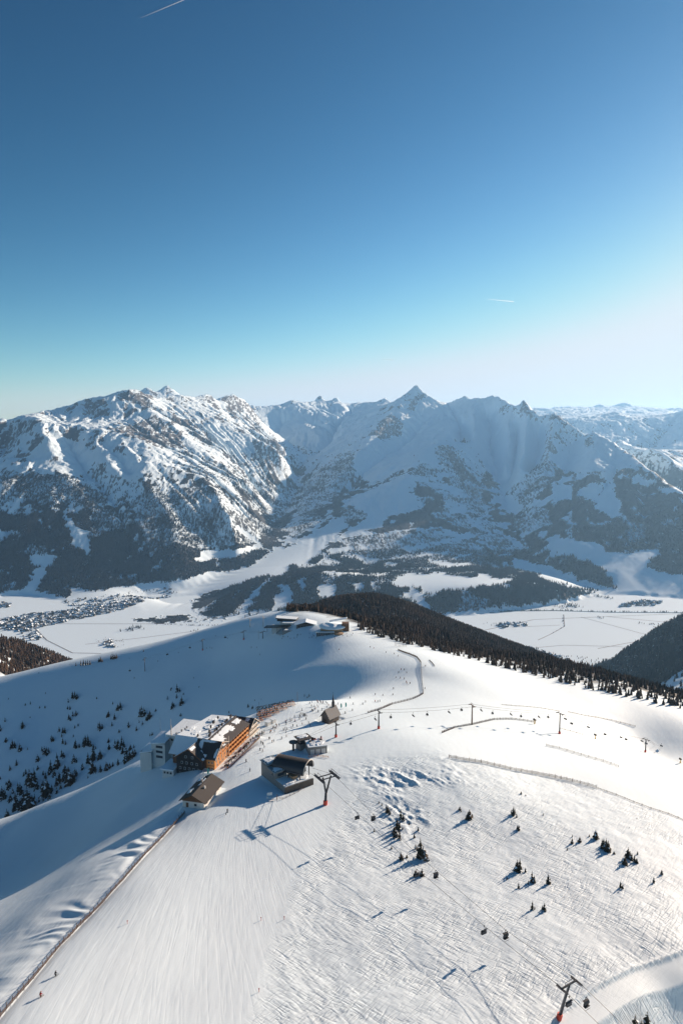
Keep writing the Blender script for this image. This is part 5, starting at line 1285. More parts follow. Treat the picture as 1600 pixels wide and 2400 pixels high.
fence([(1005,1548),(1018,1562)], 'short dark fence stub beside the fence loop', 'net fences', 3, 1.2)
fence([(722,1776),(745,1773),(770,1776)], 'orange net strung behind the lift station', 'net fences', 3, 1.2, mat=M['orange'], dens=.5)
fence([(648,1872),(662,1874),(680,1866),(700,1856),(712,1848)], 'low post fence at the foot of the station wall', 'snow fences', 2.5, 1.1, slats=False)

# ------------------------------------------------------------------ snow guns, flags, poles, boards
def gun(px, py, label):
    g_ = onhill(px, py); root = empty('snow_gun', g_, 0, label, 'snow gun', 'snow guns on the ridge')
    MB().tube([(0,0,-.5),(0,0,2.6)], .28, 8).build('mast', M['yellow'], root); MB().tube([(-.9,-.5,3.9),(.2,.1,3.3),(1.1,.5,2.9)], [.85,.75,.5], 12).build('fan_drum', M['dsteel'], root)
    MB().box((0,0,2.7), (.9,.7,.5)).build('bracket', M['yellow'], root); MB().tube([(0,0,-.3),(0,0,1.0)], .5, 10).build('padding', M['yellow'], root)
gun(1252, 1697, 'yellow snow gun standing at the end of the ridge fence'); gun(1394, 1732, 'orange yellow snow gun between the two right lift towers'); gun(1593, 1788, 'yellow snow gun at the right edge of the picture')
def flag(px, py, hpx, mat, label, cat='flag'):
    g_ = onhill(px, py); d = g_[1]*CP-g_[2]*SP; h = hpx*d/F
    root = empty('banner_flag', g_, 0, label, cat, 'banner flags'); MB().tube([(0,0,-.2),(0,0,h)], .05, 5).build('pole', M['frame'], root)
    MB().add([(.05,0,h*.25),(.9,.05,h*.28),(1.0,-.05,h*.6),(.8,.05,h*.95),(.05,0,h)], [(0,1,2,3,4)]).build('cloth', mat, root)
flag(798, 1662, 14, M['teal'], 'teal banner flag just right of the chapel, left one'); flag(809, 1660, 14, M['teal'], 'teal banner flag right of the chapel, right one')
flag(486, 1818, 18, M['teal'], 'teal banner flag at the corner of the dark gabled house'); flag(475, 1824, 16, M['wcloth'], 'pale banner flag behind the white house roof')
for px, py, ty, lab in ((697, 1650, 1622, 'tall thin pole at the rim of the beer garden'), (607, 1660, 1645, 'thin pole at the left end of the beer garden'), (606, 1498, 1478, 'thin pole on the far crest'), (1061, 1541, 1520, 'thin mast on the skyline before the forest'), (649, 1876, 1862, 'thin pole below the station control house')):
    g_ = onhill(px, py); z2 = z_at(ty, g_[0], g_[1]); o = MB().tube([(0,0,-.5),(0,0,z2-g_[2])], .12, 6).build('pole', M['brown'], None, loc=g_); tag(o, lab, 'pole', 'poles')
for i in range(9):
    g_ = onhill(925+i*3.2, 1514+i*.25); o = MB().tube([(0,0,-.5),(0,0,5+3*(i % 3))], .15, 5).build('marker_pole', M['brown'], None, loc=g_); tag(o, 'thin brown marker pole before the forest', 'pole', 'marker poles before the forest')
# board in the station shadow
g_ = onhill(632, 1868); bd = empty('snow_board_sign', g_, .3, 'two bright white boards lying in the blue station shadow', 'sign'); 
MB().box((0,0,1.6), (2.6,.15,1.6)).build('board', M['wcloth'], bd); MB().box((0,-4,.5), (2.6,2.2,.15)).build('board', M['wcloth'], bd); MB().bar((-1,0,-.5),(-1,0,1),.1,.1).bar((1,0,-.5),(1,0,1),.1,.1).build('post', M['wood'], bd)

# ------------------------------------------------------------------ people
def make_person(name, pose, skis, jacket, trousers, cap):
    J = {'hip': (0,0,.92), 'chest': (0,.02,1.32), 'neck': (0,.02,1.50), 'head': (0,.0,1.66), 'top': (0,0,1.80)}
    if pose == 'stand': legs = [((.1,0,.88),(.12,-.02,.48),(.13,.02,.06),(.13,-.16,.03)), ((-.1,0,.88),(-.12,.02,.48),(-.13,.03,.06),(-.13,-.15,.03))]; arms = [((.2,0,1.42),(.30,.02,1.15),(.30,-.12,.92)), ((-.2,0,1.42),(-.28,.04,1.14),(-.26,-.10,.90))]
    elif pose == 'walk': legs = [((.1,0,.88),(.11,-.22,.5),(.11,-.25,.08),(.11,-.42,.05)), ((-.1,0,.88),(-.11,.08,.5),(-.11,.32,.12),(-.11,.20,.03))]; arms = [((.2,0,1.42),(.28,.14,1.16),(.27,.05,.93)), ((-.2,0,1.42),(-.28,-.10,1.15),(-.26,-.26,.98))]
    elif pose == 'ski':
        J = {'hip': (0,.16,.80), 'chest': (0,-.02,1.18), 'neck': (0,-.10,1.34), 'head': (0,-.17,1.48), 'top': (0,-.20,1.61)}
        legs = [((.12,.14,.76),(.17,-.10,.46),(.17,.06,.08),(.17,-.12,.04)), ((-.12,.14,.76),(-.17,-.10,.46),(-.17,.06,.08),(-.17,-.12,.04))]; arms = [((.2,-.04,1.26),(.40,-.10,1.02),(.42,-.36,1.0)), ((-.2,-.04,1.26),(-.40,-.10,1.02),(-.42,-.36,1.0))]
    else:
        J = {'hip': (0,.1,.50), 'chest': (0,.06,.92), 'neck': (0,.04,1.08), 'head': (0,.0,1.23), 'top': (0,0,1.36)}
        legs = [((.1,.05,.48),(.13,-.38,.48),(.13,-.40,.08),(.13,-.55,.04)), ((-.1,.05,.48),(-.13,-.38,.48),(-.13,-.40,.08),(-.13,-.55,.04))]; arms = [((.2,.05,1.0),(.28,-.05,.76),(.15,-.30,.74)), ((-.2,.05,1.0),(-.28,-.05,.76),(-.15,-.30,.74))]
    V = [J['hip'], J['chest'], J['neck'], J['head'], J['top']]; rad = [.17, .19, .075, .12, .09]; E = [(0,1),(1,2),(2,3),(3,4)]
    for lg in legs:
        p = 0
        for q, rr in zip(lg, (.12,.09,.08,.06)): V.append(q); rad.append(rr); E.append((p, len(V)-1)); p = len(V)-1
    for am in arms:
        p = 1
        for q, rr in zip(am, (.095,.07,.055)): V.append(q); rad.append(rr); E.append((p, len(V)-1)); p = len(V)-1
    me = bpy.data.meshes.new('tmp'); me.from_pydata(V, E, []); ob = bpy.data.objects.new('tmp', me); link(ob)
    md = ob.modifiers.new('s', 'SKIN'); 
    for i, sv in enumerate(me.skin_vertices[0].data): sv.radius = (rad[i]*.95, rad[i]*.95); sv.use_root = i == 0
    dg = bpy.context.evaluated_depsgraph_get(); m2 = bpy.data.meshes.new_from_object(ob.evaluated_get(dg)); bpy.data.objects.remove(ob)
    m2.name = name; m2.materials.clear()
    for m_ in (trousers, jacket, M['skin'], cap): m2.materials.append(m_)
    hz_ = J['hip'][2]; nk = J['neck'][2]; hd = J['head'][2]
    for p in m2.polygons:
        c = p.center; z = c.z
        p.material_index = 3 if z > hd+.05 else 2 if z > nk+.02 and abs(c.x) < .17 else 1 if z > hz_-.02 or abs(c.x) > .24 else 0
        p.use_smooth = True
    root = bpy.data.objects.new(name, m2); link(root); root.location = (0, 0, -400); root['category'] = 'person'
    if skis:
        for s_ in (-1, 1):
            x = .17*s_ if pose == 'ski' else .13*s_
            MB().box((x, -.1, .02), (.09, 1.7, .04)).add([(x-.045,-.95,.0),(x+.045,-.95,0),(x,-1.08,.12)], [(0,1,2)]).build('ski', M['dsteel'], root)
        for k, am in enumerate(arms):
            q = am[-1]; MB().bar(q, (q[0]*1.25, q[1]+(.55 if pose == 'ski' else -.1), .08), .03, .03).build('ski_pole', M['steel'], root)
    return reg(root)
cl = {n: pm('cloth_'+n, c, .85) for n, c in dict(black=(.015,.015,.018), navy=(.02,.03,.07), grey=(.10,.10,.11), red=(.40,.03,.03), orange=(.55,.17,.03), blue=(.03,.12,.32), white=(.6,.6,.6), brown=(.10,.05,.03), green=(.04,.16,.08)).items()}
PPL = []
for i, (pose, sk, jk, tr, cp) in enumerate([('stand',1,'black','black','black'),('stand',0,'navy','black','grey'),('stand',1,'red','black','white'),('stand',0,'orange','navy','black'),('walk',0,'blue','black','black'),('walk',0,'brown','grey','red'),('ski',1,'black','black','grey'),('ski',1,'red','brown','red'),('sit',0,'black','navy','grey'),('sit',0,'red','black','brown'),('sit',0,'grey','navy','black'),('stand',0,'white','grey','blue'),('stand',0,'green','black','black')]):
    PPL.append((pose, jk, make_person('person', pose, sk, cl[jk], cl[tr], cl[cp])))
rp = random.Random(77)
def person(px, py, kinds, where, group, rz=None, lo=60, sc=1.0, z=None):
    g_ = onhill(px, py, lo=lo)
    if g_ is None: return
    k = kinds[rp.randrange(len(kinds))]; pose, jk, pr = PPL[k]
    act = {'stand': 'standing', 'walk': 'walking', 'ski': 'skiing', 'sit': 'sitting'}[pose]
    place(pr, USED, (g_[0], g_[1], g_[2]+.02 if z is None else z), rp.uniform(0, 6.28) if rz is None else rz, sc*rp.uniform(.94, 1.04), 'person in %s jacket %s %s' % (jk, act, where), group)
# the two skiers on the big piste and single figures
person(131, 2288, [6], 'on the piste beside the long fence, upper of two', None, 2.6, sc=1.12); person(96, 2337, [7], 'low on the piste beside the long fence', None, 2.6, sc=1.12)
person(533, 1904, [0], 'below the white house with gear on the snow', None, .6, sc=1.1); person(530, 1910, [1], 'bending by a dark sled below the white house', None, sc=.7)
for px, py in ((577,1786),(586,1808)): person(px, py, [0, 1], 'on snow', 'single figures on the groomed snow', sc=1.1)
for px, py in ((299,2165),(612,2157),(607,2325),(666,2155)): 
    g_ = onhill(px, py); o = MB().tube([(0,0,-.3),(0,0,1.3)], .07, 6).box((0,0,1.1),(.3,.05,.35)).build('piste_marker', M['red'], None, loc=g_); tag(o, 'thin red marker stake on the piste', 'marker', 'marker stakes on the piste')
z4 = lambda L_: [(540+a/6.03, 1600+b/6.03) for a, b in L_]
WALK = z4([(1120,300),(1150,290),(1222,270),(1235,285),(1265,275),(1280,290),(1300,300),(1310,285),(1345,290),(1367,305),(1145,340),(1185,340),(1220,330),(1240,350),(1150,400),(1165,405),(1185,390),(1200,380),(1240,415),(1292,390),(1012,395),(990,450),(1018,455),(1035,470),(1042,460),(1055,465),(1072,470),(905,490),(980,480),(845,520),(873,535),(975,520),(1068,520),(800,545),(780,560),(790,590),(850,545),(912,550),(690,610),(655,620),(645,650),(630,655),(610,640),(600,650),(883,620),(937,625),(1015,600),(1105,580),(1125,610),(775,660),(798,665),(862,650),(750,680),(785,710),(875,710),(622,700),(560,710),(572,700),(727,790),(722,800),(790,770),(545,800),(558,800),(588,850),(610,840),(435,860),(455,870),(465,880),(478,920),(420,960),(455,980),(220,1120),(640,600),(1360,355),(1385,330),(1415,340),(1520,310)])
for i, (px, py) in enumerate(WALK): person(px, py, [0,0,1,2,3,4,5,0,1,11], 'on trampled snow', 'people on the snow between chapel and hotel')
for i in range(60):   # queue and strollers along the deck
    s = rp.random(); px = 530+s*92+rp.uniform(-3, 4); py = 1800-s*86+rp.uniform(-2, 6)-8*math.sin(s*3.1); person(px, py, [0,1,2,3,4,5,12], 'by the railing', 'crowd along the hotel deck')
for a, b in ((875,925),(893,926),(908,925),(713,945),(782,945),(803,930),(655,1010),(707,990),(875,875),(930,880),(1004,876),(1008,832),(1026,750),(1058,752),(1087,758),(1103,782),(1107,792),(1130,792),(1046,712),(1064,690),(1087,692),(1105,715),(1243,665),(838,525),(863,532),(954,565),(1014,575),(1043,590),(610,542),(690,900),(1240,830)):
    person(600+a/3.136, 1350+b/3.136, [0,1,2,6,7,6], 'on the plateau', 'skiers spread over the bright plateau', lo=380)
for i in range(46):
    px = rp.choice([rp.uniform(655, 700), rp.uniform(690, 790), rp.uniform(745, 830)]); py = rp.uniform(1482, 1499)
    person(px, py, [0,1,2,4,5], 'on the knoll', 'people at the far station', lo=620)
for a, b in ((618,372),(595,282),(725,295),(770,262),(820,255),(890,370),(915,414),(1155,232),(1180,232),(1193,265),(950,235),(965,232),(975,235),(990,180),(1045,190),(320,310),(180,350)):
    person(a/1.96, 1400+b/1.96, [0,1,6], 'on the far crest', 'skiers on the far crest', lo=620)
# beer garden: benches, tables, guests
def bench_set():
    root = empty('beer_table_set', (0,0,-400)); root['category'] = 'table set'
    MB().box((0,0,.76),(2.2,.7,.06)).build('table_top', M['orange'], root); 
    for s_ in (-1,1):
        MB().box((0,.75*s_,.46),(2.2,.3,.05)).build('bench', M['orange'], root); MB().bar((.8*s_,-.3,0),(.8*s_,.3,.75),.05,.05).bar((.8*s_,.3,0),(.8*s_,-.3,.75),.05,.05).build('leg', M['steel'], root)
    return reg(root)
BS = bench_set()
for r_ in range(9):
    for c_ in range(7):
        px = 603+r_*10.2+c_*1.5; py = 1659-r_*2.0+c_*5.2
        if c_ > 6-r_*.45: continue
        g_ = onhill(px, py)
        place(BS, USED, (g_[0], g_[1], g_[2]+.05), .55, 1.35, 'orange beer table with two benches', 'tables of the beer garden')
for i in range(125):
    s = rp.random()**1.5; px = 602+s*82+rp.uniform(-2, 2); py = 1658-s*16+rp.random()*(34-30*s)
    person(px, py, [8,9,10,0,1,8,5], 'in the garden', 'guests of the beer garden', sc=1.05)
# garden edge wall, parasols, kiosk
for px, py in ((628,1700),(640,1694)):
    g_ = onhill(px, py); kb = empty('kiosk', g_, .9, 'small pale kiosk among the crowd', 'kiosk', 'kiosks by the garden'); MB().box((0,0,1.2),(3.2,2.6,3.0)).build('wall', M['white'], kb); MB().box((0,0,2.9),(3.8,3.2,.25)).build('roof', M['snow'], kb)
# ------------------------------------------------------------------ forests
def cone_tree(seed, lod=0):
    r = random.Random(seed); V = []; Fs = []
    tiers = 7 if lod == 0 else 4; n = 7 if lod == 0 else 5
    for k in range(tiers):
        f = k/tiers; z = .08+.92*f; rad = .20*(1-f)**.9*r.uniform(.85, 1.15)+.015; b = len(V); a0 = r.random()*6
        for i in range(n):
            a = a0+6.283*i/n; rr = rad*(r.uniform(.65, 1.25)); V.append((rr*math.cos(a), rr*math.sin(a), z-rad*r.uniform(.2, .7)))
        V.append((0, 0, min(1.02, z+.30*(1-f)+.08)))
        for i in range(n): Fs.append((b+i, b+(i+1) % n, b+n))
    return np.array(V), np.array(Fs)
def forest(name, pts, mat, label, grp, hts, lod=0, seed=1):
    """pts (n,3) -> one mesh of many trees"""
    rs = np.random.RandomState(seed); pr = [cone_tree(s, lod) for s in range(4)]
    Vs = []; Fs = []; n0 = 0
    for k in range(4):
        P = pts[k::4]; H = hts[k::4]
        if len(P) == 0: continue
        v, f = pr[k]; a = rs.rand(len(P))*6.28; c, s = np.cos(a)[:, None], np.sin(a)[:, None]; w_ = (H*rs.uniform(.8, 1.25, len(P)))[:, None]
        X = (v[None, :, 0]*c - v[None, :, 1]*s)*w_ + P[:, 0:1]; Y = (v[None, :, 0]*s + v[None, :, 1]*c)*w_ + P[:, 1:2]; Z = v[None, :, 2]*H[:, None] + P[:, 2:3]
        Vs.append(np.stack([X, Y, Z], -1).reshape(-1, 3)); Fs.append((f[None]+(np.arange(len(P))*len(v))[:, None, None]).reshape(-1, 3)+n0); n0 += len(P)*len(v)
    me = rawmesh(name, np.concatenate(Vs), np.concatenate(Fs), [mat], smooth=False)
    o = bpy.data.objects.new(name, me); link(o); tag(o, label, 'forest', None, 'stuff'); return o
def wood_mat(name, a, b_):
    m, t, b = newmat(name); g = geo(t)
    n = noise_(t, vscale(t, g.outputs['Position'], (.16, .16, .05)), 1.0, 2, .6); n2 = noise_(t, vscale(t, g.outputs['Position'], (.012, .012, .012)), 1.0, 2, .6)
    f = ramp_(t, math_(t, 'ADD', math_(t, 'MULTIPLY', n, .6), math_(t, 'MULTIPLY', n2, .45)), (.38, .68))
    L(t, mix_(t, f, a, b_), b.inputs['Base Color']); b.inputs['Roughness'].default_value = .85; b.inputs['Specular IOR Level'].default_value = .1; return m
WM = wood_mat('forest_needles', (.020,.019,.016), (.105,.066,.043)); WM2 = wood_mat('far_forest_needles', (.006,.011,.014), (.026,.025,.026))
rs = np.random.RandomState(4)
# wooded hill and its flank: trees wherever the picture shows forest
HP = [(672,1450),(700,1442),(740,1415),(800,1399),(880,1386),(960,1400),(1040,1440),(1110,1478),(1180,1515),(1260,1560),(1350,1600),(1450,1640),(1640,1690),(1640,1720),(1500,1690),(1400,1668),(1300,1640),(1200,1605),(1100,1570),(1010,1545),(900,1510),(850,1500),(838,1487),(820,1470),(760,1462),(672,1468)]
n = 60000
th = rs.uniform(-.14, .62, n); Yr = np.sqrt(rs.uniform(640**2, 2150**2, n)); xr = th*Yr; zr = hn(xr, Yr)
px, py = proj(xr, Yr, zr)
# only beyond the snow crest: test that the ground point is not in front of the edge
edge = np.interp(px, [660,820,840,900,1010,1120,1250,1400,1500,1600,1700], [1474,1478,1491,1508,1530,1562,1604,1648,1668,1692,1716])
Ye = np.interp(px, [660,840,1010,1120,1250,1400,1600,1750], [905,850,745,715,690,650,640,620])
ok = (px > 672) & (Yr > Ye+6) & (xr > -130) & ((Yr > 950) | (px > 838)) & (rs.rand(n) < np.clip(.55+(Yr/1100)**2*.3, 0, 1)*1.0)
glade = fbm(xr/70, Yr/70, 3, 201); ok &= ~((glade > .62) & (Yr < 1000))
P = np.stack([xr, Yr, zr-.4], -1)[ok]; D_ = P[:, 1]
H = rs.uniform(6, 13.0, len(P))*np.where(P[:, 1] < 900, .72, 1.1)
order = np.argsort(D_/H)
near = order[:0]; rest = order
for i in near:
    place(CON[rt.randrange(4)], USED, (P[i, 0], P[i, 1], P[i, 2]), rt.uniform(0, 6.28), (H[i]/8.2, H[i]/8.2, H[i]/7), 'dark spruce at the front of the wood', 'spruces at the front of the wood')
forest('forest', P[rest], WM, 'dense dark spruce forest covering the hill beyond the crest', None, H[rest], 0, 3)
# trees peeking over the far left crest, and single ones on the skyline
for (x, y, h) in [(455,282,18),(462,280,24),(470,282,16),(510,270,22),(517,268,26),(525,268,24),(535,266,22),(350,300,16),(372,298,24),(385,297,26),(396,296,22),(405,295,24),(415,294,20),(660,235,10)]:
    g_ = onhill(x/1.96, 1400+y/1.96+7, lo=650)
    if g_: place(CON[rt.randrange(4)], USED, g_, 0, .85*h/16, 'dark spruce on the far left crest', 'spruces on the far left crest')

# ------------------------------------------------------------------ two hills across the valley, with their woods
def hill(name, pts, xr_, yr_, mat, res=14, amp=10, seed=300, wood=None):
    f = tps_fit(pts, .002); xs = np.arange(xr_[0], xr_[1], res); ys = np.arange(yr_[0], yr_[1], res); X, Y = np.meshgrid(xs, ys)
    fn = lambda x, y: np.maximum(f(x, y), -1320) + (ridged(x/160, y/160, 4, seed)-1)*amp
    Z = np.maximum(fn(X, Y), -1338); n_, m_ = X.shape; i = (np.arange(n_-1)[:, None]*m_+np.arange(m_-1)[None]).ravel()
    me = rawmesh(name, np.stack([X, Y, Z], -1).reshape(-1, 3), np.stack([i, i+1, i+1+m_, i+m_], -1), [mat]); o = bpy.data.objects.new(name, me); link(o); o['kind'] = 'structure'
    attr(me, 'wood', wood(X, Y, Z))
    return fn
plain_snow = hillm
fld = [(1440,1650),(1480,1632),(1530,1608),(1600,1568),(1720,1540),(1720,1720),(1440,1680)]
def rwood(X, Y, Z):
    px, py = proj(X, Y, Z); return np.where(inpoly(px, py+fbm(X/90, Y/90, 2, 311)*8, fld), 0, 1)*(Z > -1283)
def lwood(X, Y, Z): return (fbm(X/80, Y/80, 3, 331) < .42)*(Z > -1283)*1.0
rh = [PY(*p) for p in [(1330,1614,3480),(1370,1598,3300),(1410,1568,3150),(1450,1542,3000),(1520,1512,2850),(1600,1478,2700),(1700,1440,2600),(1800,1410,2500),(2000,1360,2400),
      (1420,1622,2700),(1480,1640,2250),(1540,1612,2250),(1600,1585,2200),(1700,1560,2100),(1440,1620,2800),(1500,1590,2600),(1560,1560,2500),(1600,1540,2500),(1600,1660,1850),(1750,1650,1800)]]
rh += [(1500,4200,-1330),(900,4300,-1350),(2200,4000,-1330),(2500,3300,-900),(3200,3000,-700),(800,2900,-1290),(2800,2000,-500),(2600,1500,-560)]
RHF = hill('hill', rh, (700, 3000), (1500, 4300), plain_snow, wood=rwood)
n = 30000; X = rs.uniform(720, 2500, n); Y = rs.uniform(1600, 3900, n); Z = RHF(X, Y); px, py = proj(X, Y, Z)
fld = [(1440,1650),(1480,1632),(1530,1608),(1600,1568),(1720,1540),(1720,1720),(1440,1680)]
inf = inpoly(px, py+fbm(X/90, Y/90, 2, 311)*8, fld); ok = (px > 1290) & (px < 1760) & (Z > -1283) & ((~inf) | (fbm(X/60, Y/60, 3, 313) > .30)) & (rs.rand(n) < np.where(inf, .6, 1))
ok &= ~inpoly(px, py, [(1465,1540),(1474,1536),(1472,1560),(1466,1562)])
P = np.stack([X, Y, Z-.5], -1)[ok]; forest('forest', P, WM2, 'dark spruce forest on the steep hill across the valley at right', None, rs.uniform(17, 27, len(P)), 1, 5)
lh = [PY(*p) for p in [(-200,1480,1650),(-100,1492,1700),(0,1504,1780),(80,1526,1880),(160,1556,1980),(200,1575,2080),(240,1590,2200),(0,1590,1350),(100,1585,1600),(-200,1600,1250)]] + [(-500,2900,-1330),(-1200,3000,-1330),(-2000,2800,-1330),(-300,2300,-1300),(-2200,1500,-900),(-300,1500,-900),(-900,1100,-760)]
LHF = hill('hill', lh, (-2400, -250), (1050, 3000), plain_snow, seed=320, wood=lwood)
n = 26000; X = rs.uniform(-1700, -350, n); Y = rs.uniform(1150, 2500, n); Z = LHF(X, Y); px, py = proj(X, Y, Z)
ok = (px > -200) & (px < 260) & (fbm(X/80, Y/80, 3, 331) < .42)
P = np.stack([X, Y, Z-.5], -1)[ok]; forest('forest', P, WM, 'dark spruce forest on the hill at the left edge', None, rs.uniform(13, 20, len(P)), 1, 6)
# woods on the lower terraces of the range, tree by tree so their edges read
n = 150000; th = rs.uniform(-.56, .56, n); Yr = rs.uniform(4600, 7400, n); X = th*Yr; Z = hm(X, Yr)
cm = cover_masks(X, Yr, Z)['wood']; ok = (rs.rand(n) < cm*.9-.15*(Yr > 6600)) & (Z > FLOOR+8)
P = np.stack([X, Yr, Z-1], -1)[ok][:60000]; forest('forest', P, WM2, 'dark conifer woods on the lower slopes of the mountain range', None, rs.uniform(18, 30, len(P)), 1, 7)
# hedgerows and river trees on the plain
def line_trees(px_pts, per, jit, hmin, hmax, seed):
    r = np.random.RandomState(seed); out = []
    for a, b in zip(px_pts[:-1], px_pts[1:]):
        A2 = np.array(PZ(*a, FLOOR)); B2 = np.array(PZ(*b, FLOOR)); m = max(1, int(np.linalg.norm(B2-A2)/per)); s = r.rand(m)[:, None]; q = A2+(B2-A2)*s; q[:, :2] += r.normal(0, jit, (m, 2)); out.append(q)
    q = np.concatenate(out); return q, r.uniform(hmin, hmax, len(q))
LN = [([(1000,1444),(1200,1431),(1300,1430),(1430,1434),(1600,1435),(1700,1437)], 9, 5, 9, 16), ([(1320,1441),(1318,1455),(1322,1468),(1305,1478),(1290,1486)], 14, 3, 6, 11), ([(1140,1465),(1180,1462),(1235,1462)], 6, 22, 8, 14),
      ([(1400,1448),(1420,1450)], 5, 14, 8, 13), ([(1500,1462),(1590,1462)], 8, 16, 8, 13), ([(1530,1470),(1600,1472)], 8, 14, 8, 13), ([(1290,1600),(1340,1560),(1400,1545)], 10, 18, 8, 14), ([(1180,1540),(1230,1530),(1300,1535),(1380,1545)], 12, 14, 8, 13),
      ([(1305,1422),(1320,1424)], 4, 25, 12, 20), ([(1336,1416),(1344,1424)], 3, 25, 12, 22), ([(1400,1398),(1425,1402)], 4, 20, 12, 20), ([(380,1463),(460,1466),(540,1466)], 12, 5, 8, 13), ([(290,1478),(330,1470)], 4, 25, 12, 22), ([(0,1470),(60,1475),(100,1500)], 14, 20, 8, 15),
      ([(120,1545),(160,1560),(220,1545),(290,1530)], 14, 14, 8, 14), ([(440,1480),(520,1478),(600,1470)], 14, 12, 8, 14), ([(100,1395),(240,1400),(380,1380)], 16, 30, 10, 18), ([(230,1500),(280,1500),(275,1515)], 12, 25, 6, 10)]
QQ = [line_trees(a, b, c, d, e, 400+i) for i, (a, b, c, d, e) in enumerate(LN)]
forest('forest', np.concatenate([q[0] for q in QQ]), WM2, 'rows of bare trees and hedges across the white valley plain', None, np.concatenate([q[1] for q in QQ]), 1, 8)
# garden trees among the town houses
q = []
for poly_, num in (([(0,1452),(60,1440),(150,1432),(260,1418),(330,1400),(340,1408),(280,1432),(200,1448),(120,1466),(60,1478),(0,1476)], 2600), ([(150,1408),(260,1398),(400,1370),(420,1382),(300,1412),(170,1430)], 700), ([(1442,1424),(1470,1412),(1500,1405),(1560,1410),(1530,1420),(1480,1422)], 260), ([(1180,1500),(1260,1520),(1330,1545),(1360,1570),(1300,1580),(1240,1548),(1190,1525)], 420), ([(1160,1466),(1180,1460),(1235,1458),(1232,1466),(1180,1472)], 90)):
    xs = rs.uniform(min(p[0] for p in poly_), max(p[0] for p in poly_), num); ys = rs.uniform(min(p[1] for p in poly_), max(p[1] for p in poly_), num)
    k_ = inpoly(xs, ys, poly_); q += [PZ(x, y, FLOOR) for x, y in zip(xs[k_], ys[k_])]
q = np.array(q); q[:, 2] = np.where(q[:, 1] > 2950, hm(q[:, 0], q[:, 1]), FLOOR); forest('forest', q[q[:, 2] < FLOOR+60], WM2, 'dark garden trees standing between the valley houses', None, rs.uniform(8, 17, len(q))[q[:, 2] < FLOOR+60], 1, 9)
# ------------------------------------------------------------------ valley roads and houses
tm = pm('valley_track', (.30,.30,.31), .9)
def strip(name, px_pts, wd, z=.6, mat=None):
    P = [Vector(PZ(*p, FLOOR+z)) for p in px_pts]; mb = MB()
    for a, b in zip(P[:-1], P[1:]):
        d = (b-a); s_ = Vector((d.y, -d.x, 0)).normalized()*wd/2
        mb.add([a-s_, a+s_, b+s_, b-s_], [(0,1,2,3)])
    o = mb.build(name, mat or tm); o['kind'] = 'structure'; return o
for ln, wd in (([(1130,1478),(1250,1452),(1420,1445),(1600,1462)], 7), ([(1320,1441),(1322,1468),(1290,1486),(1260,1500)], 6), ([(1360,1446),(1420,1462),(1500,1484),(1600,1500)], 6), ([(1200,1470),(1310,1465)], 5), ([(1400,1520),(1480,1505),(1600,1500)], 6), ([(1600,1438),(1420,1445)], 6),
               ([(1230,1520),(1320,1512),(1450,1515),(1600,1540)], 5), ([(0,1480),(60,1470),(120,1462),(400,1462)], 8), ([(80,1470),(110,1500),(170,1530),(280,1532)], 8), ([(200,1510),(330,1495),(450,1480)], 6)): strip('road', ln, wd)
strip('river', [(1000,1445.5),(1200,1432),(1300,1431),(1430,1435),(1600,1436),(1700,1438)], 22, .4, pm('river_water', (.06,.10,.12), .2))
wallm = pm('village_wall', (.20,.18,.16), .8, .3, .05)
def house_mesh(nm):
    mb = MB(); prism(mb, (-5, -7), (5, 7), -3, 5, 0); mb.add([(-5.8,-7.8,4.6),(0,-7.8,8.2),(5.8,-7.8,4.6),(-5.8,7.8,4.6),(0,7.8,8.2),(5.8,7.8,4.6)], [(0,1,4,3),(1,2,5,4)], 1); mb.add([(-5,-7,5),(5,-7,5),(0,-7,8),(-5,7,5),(5,7,5),(0,7,8)], [(0,1,2),(4,3,5)], 0)
    return mb
hp = house_mesh('x').build('village_house', [wallm, M['snow']], None, loc=(0,0,-3000)); HMESH = hp.data; HM2 = HMESH.copy(); HM2.materials[1] = M['roof']
TOWN = [([(0,1452),(60,1440),(150,1432),(260,1418),(330,1400),(340,1408),(280,1432),(200,1448),(120,1466),(60,1478),(0,1476)], 520, 'snow-roofed house in the dense town below the left massif', 'houses of the valley town'),
        ([(150,1408),(260,1398),(400,1370),(420,1382),(300,1412),(170,1430)], 120, 'snow-roofed house at the mouth of the side valley', 'houses at the side valley mouth'),
        ([(0,1412),(25,1414),(22,1424),(0,1426)], 22, 'white-roofed house of the sunlit hamlet at the left edge', 'houses of the left hamlet'),
        ([(1442,1424),(1470,1412),(1500,1405),(1560,1410),(1530,1420),(1480,1422)], 70, 'white-roofed house of the village on the sunlit plain at right', 'houses of the plain village'),
        ([(1160,1466),(1180,1460),(1235,1458),(1232,1466),(1180,1472)], 26, 'white-roofed farmhouse of the hamlet in the open fields', 'houses of the field hamlet'),
        ([(1180,1500),(1260,1520),(1330,1545),(1360,1570),(1300,1580),(1240,1548),(1190,1525)], 60, 'white-roofed house of the village at the foot of the wooded hill', 'houses below the wooded hill'),
        ([(240,1505),(262,1500),(272,1520),(250,1522)], 24, 'white-roofed house of the small estate on the left plain', 'houses of the left estate'),
        ([(40,1478),(85,1470),(100,1500),(60,1505)], 30, 'white-roofed house beside the main road on the left plain', 'houses beside the valley road')]
rest_pts = []
cnt = 0
